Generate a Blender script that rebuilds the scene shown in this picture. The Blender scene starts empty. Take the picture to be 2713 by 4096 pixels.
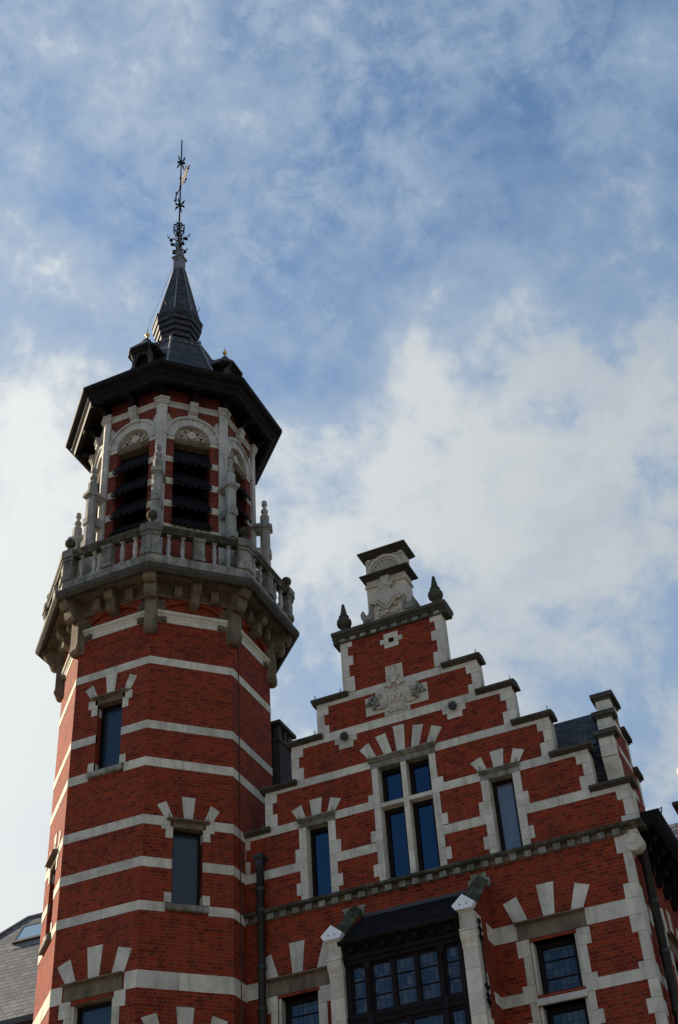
import bpy, math, random
from mathutils import Matrix, Vector
rnd = random.Random(11)
sc = bpy.context.scene
col = sc.collection
R = math.radians

# ------------------------------------------------------------------ camera
CAM = Vector((8.12395, -22.56788, 1.6))
yaw, pitch, roll = -0.3838511, 0.6915558, -0.0715729
fwd = Vector((math.sin(yaw)*math.cos(pitch), math.cos(yaw)*math.cos(pitch), math.sin(pitch)))
right = Vector((math.cos(yaw), -math.sin(yaw), 0))
up = right.cross(fwd)
r2 = math.cos(roll)*right + math.sin(roll)*up
u2 = -math.sin(roll)*right + math.cos(roll)*up
cd = bpy.data.cameras.new('camera')
cd.sensor_fit = 'VERTICAL'; cd.sensor_height = 36.0; cd.lens = 47.2707
cd.clip_start = 0.1; cd.clip_end = 3000
cam = bpy.data.objects.new('camera', cd); col.objects.link(cam)
cam.matrix_world = Matrix(((r2.x, u2.x, -fwd.x, CAM.x), (r2.y, u2.y, -fwd.y, CAM.y), (r2.z, u2.z, -fwd.z, CAM.z), (0, 0, 0, 1)))
sc.camera = cam

# ------------------------------------------------------------------ light
SUN_AZ, SUN_EL = 174.0, 30.0            # direction towards the sun: degrees from +x, elevation
sd = Vector((math.cos(R(SUN_AZ))*math.cos(R(SUN_EL)), math.sin(R(SUN_AZ))*math.cos(R(SUN_EL)), math.sin(R(SUN_EL))))
sl = bpy.data.lights.new('sun', 'SUN'); sl.energy = 3.1; sl.angle = R(0.5); sl.color = (1.0, 0.84, 0.62)
so = bpy.data.objects.new('sun', sl); col.objects.link(so)
so.rotation_euler = sd.to_track_quat('Z', 'Y').to_euler()

w = bpy.data.worlds.new('World'); sc.world = w; w.use_nodes = True
N = w.node_tree.nodes; L = w.node_tree.links
N.clear()
def nd(t, **k):
    n = N.new(t)
    for a, b in k.items(): setattr(n, a, b)
    return n
out = nd('ShaderNodeOutputWorld'); bg = nd('ShaderNodeBackground'); L.new(bg.outputs[0], out.inputs[0])
sky = nd('ShaderNodeTexSky', sky_type='NISHITA'); sky.sun_disc = False
sky.sun_elevation = R(SUN_EL); sky.sun_rotation = R(90 - SUN_AZ)
sky.altitude = 50; sky.air_density = 1.0; sky.dust_density = 0.6; sky.ozone_density = 2.2
bg.inputs[1].default_value = 0.05
def mth(op, a, b=None, c=None, clamp=False):
    n = nd('ShaderNodeMath', operation=op); n.use_clamp = clamp
    for i, v in enumerate((a, b, c)):
        if v is None: continue
        if isinstance(v, (int, float)): n.inputs[i].default_value = v
        else: L.new(v, n.inputs[i])
    return n.outputs[0]
tc = nd('ShaderNodeTexCoord'); vec = tc.outputs['Generated']
sp = nd('ShaderNodeSeparateXYZ'); L.new(vec, sp.inputs[0])
def noise(scale, detail, rough, dist, off, st=(1, 1, 1)):
    m = nd('ShaderNodeMapping'); L.new(vec, m.inputs[0]); m.inputs['Location'].default_value = off; m.inputs['Scale'].default_value = st
    n = nd('ShaderNodeTexNoise'); n.inputs['Scale'].default_value = scale; n.inputs['Detail'].default_value = detail
    n.inputs['Roughness'].default_value = rough; n.inputs['Distortion'].default_value = dist
    L.new(m.outputs[0], n.inputs['Vector']); return n.outputs[0]
def smooth(v, a, b):
    n = nd('ShaderNodeMapRange', interpolation_type='SMOOTHSTEP'); L.new(v, n.inputs[0])
    n.inputs[1].default_value = a; n.inputs[2].default_value = b; return n.outputs[0]
def blob(d, width):                       # 1 at direction d, falling to 0 at the given angle (degrees)
    v = Vector(d).normalized()
    n = nd('ShaderNodeVectorMath', operation='DOT_PRODUCT'); L.new(vec, n.inputs[0]); n.inputs[1].default_value = v
    return smooth(n.outputs['Value'], math.cos(R(width)), 1.0)
def skydir(x, y): return fwd + r2*((x-331)/1313.0) + u2*((500-y)/1313.0)
def addup(items):
    o = None
    for v, k in items:
        t = mth('MULTIPLY', v, k); o = t if o is None else mth('ADD', o, t)
    return o
big = noise(6.5, 4, 0.55, 0.15, (3.1, 1.7, 0)); mid = noise(16.0, 8, 0.58, 0.18, (7.3, 2.2, 0.4)); fine = noise(52.0, 7, 0.60, 0.2, (1.3, 5.2, 0.9))
tex = addup([(big, .40), (mid, .42), (fine, .18)])
low = mth('MULTIPLY', mth('SUBTRACT', 0.75, sp.outputs[2]), 0.40)      # more cloud towards the horizon
banks = addup([(blob(skydir(x, y), wd), k) for x, y, wd, k in (
    (570, 430, 10, .17), (480, 285, 3.0, .10), (430, 370, 4, .05), (540, 560, 12, .09), (420, 540, 8, .09), (30, 540, 10, .22), (20, 800, 15, .28), (310, 500, 6, .15), (40, 330, 6, .08), (60, 215, 4.5, .06), (655, 50, 3.0, .16), (160, 70, 8, .06),
    (440, 95, 6, -.08), (310, 300, 4, -.05), (380, 330, 5, .06), (250, 400, 6, .06), (118, 190, 3, -.10), (330, 160, 4, -.07), (590, 30, 4, -.06), (520, 200, 5, .02), (250, 20, 3, -.05))]
)
hole = blob((-.36, -.72, .60), 38); nohole = mth('SUBTRACT', 1.0, smooth(hole, 0.0, 0.5))
dens = mth('ADD', mth('ADD', tex, low), banks)
veil = noise(19.0, 9, 0.66, 0.55, (2.9, 8.8, 3.1), (1, 1, 1.5))
vmask = mth('MULTIPLY', smooth(addup([(veil, .52), (mid, .22), (fine, .26)]), .36, .60), .60)
mask = mth('MAXIMUM', mth('ADD', mth('MULTIPLY', smooth(dens, 0.34, 0.70), .88), .06), mth('ADD', mth('MULTIPLY', vmask, mth('ADD', .45, mth('MULTIPLY', smooth(big, .32, .6), .8))), .05))
mask = mth('MULTIPLY', mask, nohole)
solid = smooth(mth('ADD', dens, mth('MULTIPLY', mth('SUBTRACT', mid, .5), .5)), 0.58, 0.86)
sund = nd('ShaderNodeVectorMath', operation='DOT_PRODUCT'); L.new(vec, sund.inputs[0]); sund.inputs[1].default_value = sd
glow = smooth(sund.outputs['Value'], 0.35, 0.95)
front = smooth(mth('MULTIPLY', sp.outputs[1], -1.0), 0.0, 0.7)          # unseen cloud behind the camera, toned to light the facade
def cmix(f, a, b):
    n = nd('ShaderNodeMix', data_type='RGBA')
    for i, v in ((0, f), (6, a), (7, b)):
        if isinstance(v, tuple): n.inputs[i].default_value = (*v, 1)
        else: L.new(v, n.inputs[i])
    return n.outputs[2]
cl = cmix(solid, (2.0, 2.8, 3.95), (3.75, 4.05, 4.25))
cl = cmix(mth('MULTIPLY', smooth(noise(9.0, 6, .6, .2, (5.5, .7, 1.9)), .48, .68), mth('MULTIPLY', solid, .7)), cl, (2.75, 3.2, 3.75))
cl = cmix(mth('MULTIPLY', glow, mth('ADD', mth('MULTIPLY', solid, .6), .35)), cl, (6.8, 6.9, 6.7))
cl = cmix(mth('MULTIPLY', front, .8), cl, (3.6, 3.7, 3.75))
skm = nd('ShaderNodeMix', data_type='RGBA', blend_type='MULTIPLY'); skm.inputs[0].default_value = 1.0
L.new(sky.outputs[0], skm.inputs[6]); skm.inputs[7].default_value = (0.95, 1.12, 1.15, 1)
L.new(cmix(mask, skm.outputs[2], cl), bg.inputs[0])
sc.view_settings.view_transform = 'Standard'; sc.view_settings.look = 'None'; sc.view_settings.gamma = 1.0
sc.view_settings.exposure = 1.5

# ------------------------------------------------------------------ materials
def newmat(name):
    m = bpy.data.materials.new(name); m.use_nodes = True
    nt = m.node_tree; b = nt.nodes['Principled BSDF']
    return m, nt, b
def mnode(nt, t, **k):
    n = nt.nodes.new(t)
    for a, b in k.items(): setattr(n, a, b)
    return n
def mixc(nt, fac, a, b, mode='MIX'):
    n = mnode(nt, 'ShaderNodeMix', data_type='RGBA', blend_type=mode)
    for s, v in ((0, fac), (6, a), (7, b)):
        if isinstance(v, (int, float)): n.inputs[s].default_value = v
        elif isinstance(v, tuple): n.inputs[s].default_value = (*v, 1)
        else: nt.links.new(v, n.inputs[s])
    return n.outputs[2]
def mnoise(nt, src, scale, detail=4, rough=.6, dist=0.0, stretch=None):
    m = mnode(nt, 'ShaderNodeMapping'); nt.links.new(src, m.inputs[0])
    if stretch: m.inputs['Scale'].default_value = stretch
    n = mnode(nt, 'ShaderNodeTexNoise'); n.inputs['Scale'].default_value = scale; n.inputs['Detail'].default_value = detail
    n.inputs['Roughness'].default_value = rough; n.inputs['Distortion'].default_value = dist
    nt.links.new(m.outputs[0], n.inputs['Vector']); return n.outputs[0]
def mrange(nt, v, a, b, c=0., d=1.):
    n = mnode(nt, 'ShaderNodeMapRange'); nt.links.new(v, n.inputs[0])
    for i, x in ((1, a), (2, b), (3, c), (4, d)): n.inputs[i].default_value = x
    return n.outputs[0]
def bump(nt, b, h, strength, dist=0.01):
    n = mnode(nt, 'ShaderNodeBump'); n.inputs['Strength'].default_value = strength; n.inputs['Distance'].default_value = dist
    nt.links.new(h, n.inputs['Height']); nt.links.new(n.outputs[0], b.inputs['Normal'])
def brick_mat(name, c1, c2, mortar, bw=.19, rh=.0715, ms=.009, dark=(.06, .05, .06)):
    m, nt, b = newmat(name)
    uv = mnode(nt, 'ShaderNodeUVMap').outputs[0]; ob = mnode(nt, 'ShaderNodeTexCoord').outputs['Object']
    t = mnode(nt, 'ShaderNodeTexBrick'); nt.links.new(uv, t.inputs['Vector'])
    t.offset = .5; t.squash = .5; t.squash_frequency = 2
    t.inputs['Scale'].default_value = 1; t.inputs['Brick Width'].default_value = bw; t.inputs['Row Height'].default_value = rh
    t.inputs['Mortar Size'].default_value = ms; t.inputs['Mortar Smooth'].default_value = .15; t.inputs['Bias'].default_value = 0.0
    for i, c in (('Color1', c1), ('Color2', c2), ('Mortar', mortar)): t.inputs[i].default_value = (*c, 1)
    n1 = mnoise(nt, ob, 1.1, 5, .65); n2 = mnoise(nt, ob, 9.0, 3, .6)
    c = mixc(nt, mrange(nt, n1, .35, .75, 0, .45), t.outputs[0], mixc(nt, 1., t.outputs[0], (.66, .62, .68), 'MULTIPLY'))
    c = mixc(nt, mrange(nt, n2, .58, .75, 0, .40), c, dark)
    t2 = mnode(nt, 'ShaderNodeTexBrick'); nt.links.new(uv, t2.inputs['Vector']); t2.offset = .5; t2.squash = .5; t2.squash_frequency = 2
    t2.inputs['Scale'].default_value = 1; t2.inputs['Brick Width'].default_value = bw; t2.inputs['Row Height'].default_value = rh; t2.inputs['Mortar Size'].default_value = 0; t2.inputs['Bias'].default_value = -.55
    t2.inputs['Color1'].default_value = (1, 1, 1, 1); t2.inputs['Color2'].default_value = (.50, .54, .62, 1)
    c = mixc(nt, 1.0, c, t2.outputs[0], 'MULTIPLY')
    n4 = mnoise(nt, ob, 1.6, 6, .7, .3, (1.0, 1.0, .18))
    c = mixc(nt, mrange(nt, n4, .52, .74, 0, .38), c, (.055, .028, .024))
    nt.links.new(c, b.inputs['Base Color']); b.inputs['Roughness'].default_value = .85
    b.inputs['Specular IOR Level'].default_value = .12
    inv = mnode(nt, 'ShaderNodeMath', operation='SUBTRACT'); inv.inputs[0].default_value = 1; nt.links.new(t.outputs[1], inv.inputs[1])
    bump(nt, b, inv.outputs[0], .6, .008)
    return m
BRICK = brick_mat('red_brick', (.30, .037, .011), (.185, .022, .0095), (.215, .098, .060), ms=.006)
BRICKB = brick_mat('purple_red_brick', (.23, .036, .016), (.145, .024, .015), (.20, .115, .085), ms=.006)
BRICKD = brick_mat('dark_chimney_brick', (.035, .030, .034), (.055, .042, .045), (.10, .09, .09), rh=.085)
def stone_mat(name, base, stain, moss=None, s0=.52, s1=.80, amt=.7, rough=.85):
    m, nt, b = newmat(name)
    ob = mnode(nt, 'ShaderNodeTexCoord').outputs['Object']
    at = mnode(nt, 'ShaderNodeAttribute', attribute_name='var')
    n1 = mnoise(nt, ob, 2.3, 6, .65, .4); n2 = mnoise(nt, ob, 26, 4, .7); n3 = mnoise(nt, ob, 4.6, 6, .75, .3, (1.0, 1.0, .16))
    c = mixc(nt, mrange(nt, at.outputs['Fac'], 0, 1, 0, 1), base, tuple(x*y for x, y in zip(base, (.76, .77, .80))))
    c = mixc(nt, mrange(nt, n2, .3, .7, 0, .22), c, tuple(x*.72 for x in base))
    c = mixc(nt, mrange(nt, n1, s0, s1, 0, amt), c, stain)
    c = mixc(nt, mrange(nt, n3, s0+.01, s1-.06, 0, amt), c, stain)
    if moss: c = mixc(nt, mrange(nt, mnoise(nt, ob, 4.1, 6, .7), .50, .68, 0, .75), c, moss)
    nt.links.new(c, b.inputs['Base Color']); b.inputs['Roughness'].default_value = rough; b.inputs['Specular IOR Level'].default_value = .2
    bump(nt, b, n2, .25, .01)
    return m
STONE = stone_mat('pale_stone', (.71, .665, .54), (.24, .215, .16), None, .47, .78, .66)
STONEG = stone_mat('weathered_grey_stone', (.40, .385, .33), (.06, .056, .045), (.12, .115, .05), .42, .70, .8)
STONEP = stone_mat('light_grey_stone', (.47, .45, .40), (.10, .095, .075), None, .44, .74, .75)
STONEQ = stone_mat('belfry_stone', (.58, .56, .495), (.20, .19, .16), None, .48, .78, .65)
STONEM = stone_mat('mossy_stone', (.27, .245, .185), (.035, .032, .024), (.07, .072, .016), .36, .60, .85)
STONEC = stone_mat('dark_coping_stone', (.105, .095, .078), (.03, .028, .024), (.05, .055, .02), .42, .7, .7)
STONET = stone_mat('carved_cream_stone', (.56, .51, .41), (.25, .22, .17), None, .58, .85, .45)
STONEB = stone_mat('tan_shade_stone', (.225, .175, .115), (.06, .046, .032), None, .45, .72, .7)  # stone darkened in colour for the shadow on corbels and soffit
def plain(name, c, rough=.5, metal=0., var=.25, spec=.5):
    m, nt, b = newmat(name)
    ob = mnode(nt, 'ShaderNodeTexCoord').outputs['Object']
    cc = mixc(nt, mrange(nt, mnoise(nt, ob, 5, 5, .65), .35, .7), c, tuple(x*(1-var) for x in c))
    nt.links.new(cc, b.inputs['Base Color']); b.inputs['Roughness'].default_value = rough; b.inputs['Metallic'].default_value = metal
    b.inputs['Specular IOR Level'].default_value = spec
    return m
WOOD = plain('dark_painted_timber', (.016, .0135, .0125), .65, 0, .55, .08)
FRAME = plain('dark_window_timber', (.015, .009, .010), .6, 0, .3, .12)
LEAD = plain('grey_lead_sheet', (.17, .175, .18), .55, 0, .35)
LEADD = plain('dark_lead_sheet', (.045, .046, .05), .6, 0, .35)
IRON = plain('black_iron', (.007, .008, .009), .75, 0, .3, .08)
PIPE = plain('dark_green_cast_iron', (.018, .021, .022), .5, 0, .3)
SPIKE = plain('dull_wire', (.16, .15, .14), .6, 0, .2)
GOLD = plain('gilding', (.85, .48, .10), .28, 1.0, .1)
SILVER = plain('pale_sheet_metal', (.20, .19, .165), .8, 0, .2, .2)
WHITE = plain('white_painted_metal', (.80, .82, .82), .5, 0, .12)
VOID = plain('opening_shade', (.006, .006, .007), .9, 0, .1, .1)  # near-black colour stands for the shade inside openings and holes
PAINT = plain('whitewashed_plaster', (.55, .55, .52), .9, 0, .1, .1)
def slate_mat(name, c1, c2, gap, bw, rh, rough=.5, spec=.35):
    m, nt, b = newmat(name)
    uv = mnode(nt, 'ShaderNodeUVMap').outputs[0]; ob = mnode(nt, 'ShaderNodeTexCoord').outputs['Object']
    t = mnode(nt, 'ShaderNodeTexBrick'); nt.links.new(uv, t.inputs['Vector']); t.offset = .5
    t.inputs['Scale'].default_value = 1; t.inputs['Brick Width'].default_value = bw; t.inputs['Row Height'].default_value = rh
    t.inputs['Mortar Size'].default_value = rh*.09; t.inputs['Mortar Smooth'].default_value = .3
    for i, c in (('Color1', c1), ('Color2', c2), ('Mortar', gap)): t.inputs[i].default_value = (*c, 1)
    n1 = mnoise(nt, ob, 3, 5, .65)
    c = mixc(nt, mrange(nt, n1, .45, .75, 0, .5), t.outputs[0], tuple(x*.6 for x in c1))
    nt.links.new(c, b.inputs['Base Color']); b.inputs['Roughness'].default_value = rough; b.inputs['Specular IOR Level'].default_value = spec
    inv = mnode(nt, 'ShaderNodeMath', operation='SUBTRACT'); inv.inputs[0].default_value = 1; nt.links.new(t.outputs[1], inv.inputs[1])
    bump(nt, b, inv.outputs[0], .7, .012)
    return m
SLATE = slate_mat('dark_slate', (.030, .033, .040), (.078, .080, .088), (.006, .006, .007), .19, .095, .6, .2)
SLATEG = slate_mat('grey_slate', (.10, .112, .128), (.20, .212, .228), (.014, .015, .018), .26, .155, .6, .2)
SLATEL = slate_mat('louvre_slate', (.010, .010, .013), (.021, .021, .025), (.003, .003, .004), .14, .085, .75, .06)
def glass_mat(name, base, rough=.04, ior=1.75, grid=None, pale=None, tint=None):
    m, nt, b = newmat(name)
    if tint: b.inputs['Specular Tint'].default_value = (*tint, 1)
    b.inputs['Base Color'].default_value = (*base, 1); b.inputs['Roughness'].default_value = rough; b.inputs['IOR'].default_value = ior
    ob = mnode(nt, 'ShaderNodeTexCoord').outputs['Object']
    if grid:
        uv = mnode(nt, 'ShaderNodeUVMap').outputs[0]
        t = mnode(nt, 'ShaderNodeTexBrick'); nt.links.new(uv, t.inputs['Vector']); t.offset = 0
        t.inputs['Scale'].default_value = 1; t.inputs['Brick Width'].default_value = grid[0]; t.inputs['Row Height'].default_value = grid[1]
        t.inputs['Mortar Size'].default_value = .006; t.inputs['Bias'].default_value = -.35
        t.inputs['Color1'].default_value = (*base, 1); t.inputs['Color2'].default_value = (*pale, 1); t.inputs['Mortar'].default_value = (.003, .003, .003, 1)
        nt.links.new(t.outputs[0], b.inputs['Base Color'])
        r = mnode(nt, 'ShaderNodeMath', operation='MULTIPLY_ADD'); nt.links.new(t.outputs[1], r.inputs[0]); r.inputs[1].default_value = .6; r.inputs[2].default_value = .06
        nt.links.new(r.outputs[0], b.inputs['Roughness'])
    bump(nt, b, mnoise(nt, ob, 1.7, 2, .5), .06, .05)
    return m
GLASS = glass_mat('window_glass', (.002, .006, .018), .03, 1.75, tint=(.35, .62, 1.0))
GLASSD = glass_mat('dim_window_glass', (.012, .017, .022), .25, 1.55, tint=(.7, .85, 1.0))
GLASSN = glass_mat('leaded_glass', (.004, .008, .014), .05, 1.6, (.105, .155), (.085, .08, .08), (.7, .85, 1.0))
GLASSB = glass_mat('glass_with_painted_sky', (.20, .33, .44), .05, 2.2)  # pale blue base stands for bright sky reflected in the pane
def curtain_mat():
    m, nt, b = newmat('glass_before_curtain')
    uv = mnode(nt, 'ShaderNodeUVMap').outputs[0]
    n = mnoise(nt, uv, 9, 3, .6, 0, (3, .15, 1))
    nt.links.new(mixc(nt, n, (.06, .08, .11), (.15, .18, .22)), b.inputs['Base Color']); b.inputs['Roughness'].default_value = .05
    b.inputs['IOR'].default_value = 1.7
    return m
CURTAIN = curtain_mat()

# ------------------------------------------------------------------ mesh builder
I4 = Matrix.Identity(4)
class MB:
    def __init__(s, M=None): s.M = M or I4; s.v = []; s.f = []; s.uv = []; s.var = []; s.sm = []
    def poly(s, pts, uv=None, var=None, smooth=False):
        P = [Vector(p) for p in pts]
        if uv is None:
            n = Vector((0, 0, 0))
            for a in range(len(P)): n += (P[a]).cross(P[(a+1) % len(P)])
            n = Vector((abs(n.x), abs(n.y), abs(n.z)))
            if n.z > n.x and n.z > n.y: uv = [(p.x, p.y) for p in P]
            elif n.y >= n.x: uv = [(p.x, p.z) for p in P]
            else: uv = [(p.y, p.z) for p in P]
        q = s.M.median_scale
        i0 = len(s.v)
        s.v += [s.M @ p for p in P]; s.f.append(list(range(i0, i0+len(P))))
        s.uv.append([(a*q, b*q) for a, b in uv]); s.var.append(rnd.random() if var is None else var); s.sm.append(smooth)
    def box(s, x0, x1, y0, y1, z0, z1, var=None, skip=''):
        if var is None: var = rnd.random()
        a = lambda x, y, z: (x, y, z)
        F = {'f': [(x0, y0, z0), (x1, y0, z0), (x1, y0, z1), (x0, y0, z1)], 'b': [(x1, y1, z0), (x0, y1, z0), (x0, y1, z1), (x1, y1, z1)],
             'l': [(x0, y1, z0), (x0, y0, z0), (x0, y0, z1), (x0, y1, z1)], 'r': [(x1, y0, z0), (x1, y1, z0), (x1, y1, z1), (x1, y0, z1)],
             't': [(x0, y0, z1), (x1, y0, z1), (x1, y1, z1), (x0, y1, z1)], 'd': [(x0, y1, z0), (x1, y1, z0), (x1, y0, z0), (x0, y0, z0)]}
        for k, q in F.items():
            if k not in skip: s.poly(q, var=var)
    def prism(s, pts, y0, y1, var=None, back=True):
        "polygon (x, z), counter-clockwise seen from the front, pushed from y0 back to y1"
        if var is None: var = rnd.random()
        ar = sum(pts[i][0]*pts[(i+1) % len(pts)][1]-pts[(i+1) % len(pts)][0]*pts[i][1] for i in range(len(pts)))
        if ar < 0: pts = pts[::-1]
        s.poly([(x, y0, z) for x, z in pts], var=var)
        if back: s.poly([(x, y1, z) for x, z in pts[::-1]], var=var)
        for i in range(len(pts)):
            a, b = pts[i], pts[(i+1) % len(pts)]
            s.poly([(a[0], y0, a[1]), (a[0], y1, a[1]), (b[0], y1, b[1]), (b[0], y0, b[1])], var=var)
    def side(s, pts, x0, x1, var=None):
        "polygon (y, z) swept in x from x0 to x1"
        if var is None: var = rnd.random()
        ar = sum(pts[i][0]*pts[(i+1) % len(pts)][1]-pts[(i+1) % len(pts)][0]*pts[i][1] for i in range(len(pts)))
        if ar < 0: pts = pts[::-1]
        s.poly([(x1, y, z) for y, z in pts], var=var); s.poly([(x0, y, z) for y, z in pts[::-1]], var=var)
        for i in range(len(pts)):
            a, b = pts[i], pts[(i+1) % len(pts)]
            s.poly([(x1, *a), (x0, *a), (x0, *b), (x1, *b)], var=var)
    def plan(s, pts, z0, z1, var=None, top=None):
        "polygon (x, y) raised from z0 to z1 (top: other outline for the top)"
        if var is None: var = rnd.random()
        T = top or pts
        ar = sum(pts[i][0]*pts[(i+1) % len(pts)][1]-pts[(i+1) % len(pts)][0]*pts[i][1] for i in range(len(pts)))
        if ar < 0: pts = pts[::-1]; T = T[::-1]
        s.poly([(x, y, z1) for x, y in T], var=var); s.poly([(x, y, z0) for x, y in pts[::-1]], var=var)
        for i in range(len(pts)):
            j = (i+1) % len(pts)
            d = math.dist(pts[i], pts[j])
            s.poly([(*pts[i], z0), (*pts[j], z0), (*T[j], z1), (*T[i], z1)], uv=[(0, z0), (d, z0), (d, z1), (0, z1)], var=var)
    def lathe(s, prof, c=(0, 0), n=16, ph=0.0, smooth=True, var=None, span=None):
        "profile [(r, z)] from bottom up round the axis at c"
        if var is None: var = rnd.random()
        ks = range(n) if span is None else span
        for i in ks:
            a, b = ph+2*math.pi*i/n, ph+2*math.pi*(i+1)/n
            ln = 0.0
            for k in range(len(prof)-1):
                (ra, za), (rb, zb) = prof[k], prof[k+1]
                dl = math.hypot(rb-ra, zb-za)
                pts = [(c[0]+ra*math.cos(a), c[1]+ra*math.sin(a), za), (c[0]+ra*math.cos(b), c[1]+ra*math.sin(b), za),
                       (c[0]+rb*math.cos(b), c[1]+rb*math.sin(b), zb), (c[0]+rb*math.cos(a), c[1]+rb*math.sin(a), zb)]
                ha, hb = ra*math.sin(math.pi/n), rb*math.sin(math.pi/n)
                if math.hypot(rb-ra, 0) > 4*abs(zb-za): v0, v1 = ln, ln+dl
                else: v0, v1 = (za, zb) if abs(zb-za) > .7*dl else (ln, ln+dl)
                uv = [(-ha, v0), (ha, v0), (hb, v1), (-hb, v1)]
                if ra < 1e-6: pts, uv = pts[1:], uv[1:]
                elif rb < 1e-6: pts, uv = pts[:3], uv[:3]
                s.poly(pts, uv=uv, var=var, smooth=smooth); ln += dl
    def octl(s, prof, ph=R(22.5), var=None, span=None): s.lathe(prof, (0, 0), 8, ph, False, var, span)
    def tube(s, pts, r, n=7, var=None, taper=None):
        P = [Vector(p) for p in pts]; rings = []
        if var is None: var = rnd.random()
        for i, p in enumerate(P):
            t = (P[min(i+1, len(P)-1)]-P[max(i-1, 0)]).normalized()
            u = t.cross(Vector((.31, .87, .38))).normalized(); w_ = t.cross(u)
            rr = r if taper is None else r+(taper-r)*i/(len(P)-1)
            rings.append([p+rr*(math.cos(2*math.pi*k/n)*u+math.sin(2*math.pi*k/n)*w_) for k in range(n)])
        for i in range(len(rings)-1):
            for k in range(n):
                j = (k+1) % n
                s.poly([rings[i][k], rings[i+1][k], rings[i+1][j], rings[i][j]][::-1], uv=[(0, 0), (0, 1), (1, 1), (1, 0)], var=var, smooth=True)
        s.poly(rings[0][::-1] if False else rings[0], var=var); s.poly(rings[-1][::-1], var=var)
    def ball(s, c, r, n=14, var=None, sz=1.0):
        m = max(6, n//2)
        s.lathe([(r*math.cos(-math.pi/2+math.pi*k/m) if 0 < k < m else 0.0, c[2]+sz*r*math.sin(-math.pi/2+math.pi*k/m)) for k in range(m+1)], (c[0], c[1]), n, 0, True, var)
    def parts(s, name, mat, parent=None, tol=.02):
        "build each separate piece as an object of its own"
        n = len(s.f); par = list(range(n))
        def find(i):
            while par[i] != i: par[i] = par[par[i]]; i = par[i]
            return i
        bb = []
        for f in s.f:
            P = [s.v[i] for i in f]; bb.append([min(p[k] for p in P)-tol for k in range(3)]+[max(p[k] for p in P)+tol for k in range(3)])
        for i in range(n):
            A = bb[i]
            for j in range(i):
                B = bb[j]
                if A[0] < B[3] and B[0] < A[3] and A[1] < B[4] and B[1] < A[4] and A[2] < B[5] and B[2] < A[5]: par[find(i)] = find(j)
        groups = {}
        for i in range(n): groups.setdefault(find(i), []).append(i)
        o = None
        for g in groups.values():
            t = MB(); t.v = s.v; t.f = [s.f[i] for i in g]; t.uv = [s.uv[i] for i in g]; t.var = [s.var[i] for i in g]; t.sm = [s.sm[i] for i in g]
            o = t.build(name, mat, parent)
        return o
    def build(s, name, mat, parent=None, label=None, kind=None):
        me = bpy.data.meshes.new(name)
        root = parent
        while root is not None and root.parent is not None: root = root.parent
        off = root.location.copy() if root is not None else Vector((0, 0, 0))
        # weld points shared by smooth faces
        vmap = {}; vv = []; ff = []
        for f in s.f:
            g = []
            for i in f:
                p = s.v[i]-off; k = (round(p.x, 5), round(p.y, 5), round(p.z, 5))
                if k not in vmap: vmap[k] = len(vv); vv.append(p)
                g.append(vmap[k])
            ff.append(g)
        keep = [i for i, g in enumerate(ff) if len(set(g)) == len(g) and len(g) > 2]
        seen = set(); kk = []
        for i in keep:
            key = tuple(sorted(ff[i]))
            if key in seen: continue
            seen.add(key); kk.append(i)
        me.from_pydata(vv, [], [ff[i] for i in kk])
        uvl = me.uv_layers.new(name='UVMap'); at = me.attributes.new('var', 'FLOAT', 'FACE')
        li = 0
        for n_, i in enumerate(kk):
            for u_ in s.uv[i]: uvl.data[li].uv = u_; li += 1
            at.data[n_].value = s.var[i]
        me.polygons.foreach_set('use_smooth', [s.sm[i] for i in kk])
        me.materials.append(mat); me.update()
        o = bpy.data.objects.new(name, me); col.objects.link(o)
        if parent is not None: o.parent = parent
        if label: o['label'] = label
        if kind: o['kind'] = kind
        return o
def thing(name, label, cat, loc):
    o = bpy.data.objects.new(name, None); col.objects.link(o); o.location = loc; o.empty_display_size = .3
    o['label'] = label; o['category'] = cat
    return o
def wall(mb, x0, x1, z0, z1, holes=(), depth=.25, y=0.0):
    "front wall with openings (x0, x1, z0, z1) and their reveals"
    xs = sorted({x0, x1, *[v for h in holes for v in h[:2]]}); zs = sorted({z0, z1, *[v for h in holes for v in h[2:]]})
    xs = [v for v in xs if x0 <= v <= x1]; zs = [v for v in zs if z0 <= v <= z1]
    for i in range(len(xs)-1):
        for j in range(len(zs)-1):
            cx, cz = (xs[i]+xs[i+1])/2, (zs[j]+zs[j+1])/2
            if any(h[0] < cx < h[1] and h[2] < cz < h[3] for h in holes): continue
            mb.poly([(xs[i], y, zs[j]), (xs[i+1], y, zs[j]), (xs[i+1], y, zs[j+1]), (xs[i], y, zs[j+1])], var=.5)
    for a, b, c, d in holes:
        e = y+depth
        mb.poly([(a, y, c), (a, y, d), (a, e, d), (a, e, c)], var=.5); mb.poly([(b, y, c), (b, e, c), (b, e, d), (b, y, d)], var=.5)
        mb.poly([(a, y, d), (b, y, d), (b, e, d), (a, e, d)], var=.5); mb.poly([(a, y, c), (a, e, c), (b, e, c), (b, y, c)], var=.5)
def course(mb, x0, x1, z0, z1, proud=.008, skips=(), mean=.75, y=0.0, dep=.05):
    "a stone course laid as blocks with fine joints"
    segs = [(x0, x1)]
    for a, b in skips:
        segs = [t for u, v in segs for t in ((u, min(v, a)), (max(u, b), v)) if t[1]-t[0] > .03]
    for u, v in segs:
        n = max(1, round((v-u)/mean)); cuts = [u]
        for i in range(1, n): cuts.append(u+(v-u)*(i+rnd.uniform(-.18, .18))/n)
        cuts.append(v)
        for a, b in zip(cuts, cuts[1:]): mb.box(a+(.004 if a > u else 0), b-(.004 if b < v else 0), y-proud, y+dep, z0, z1, skip='b')
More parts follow.
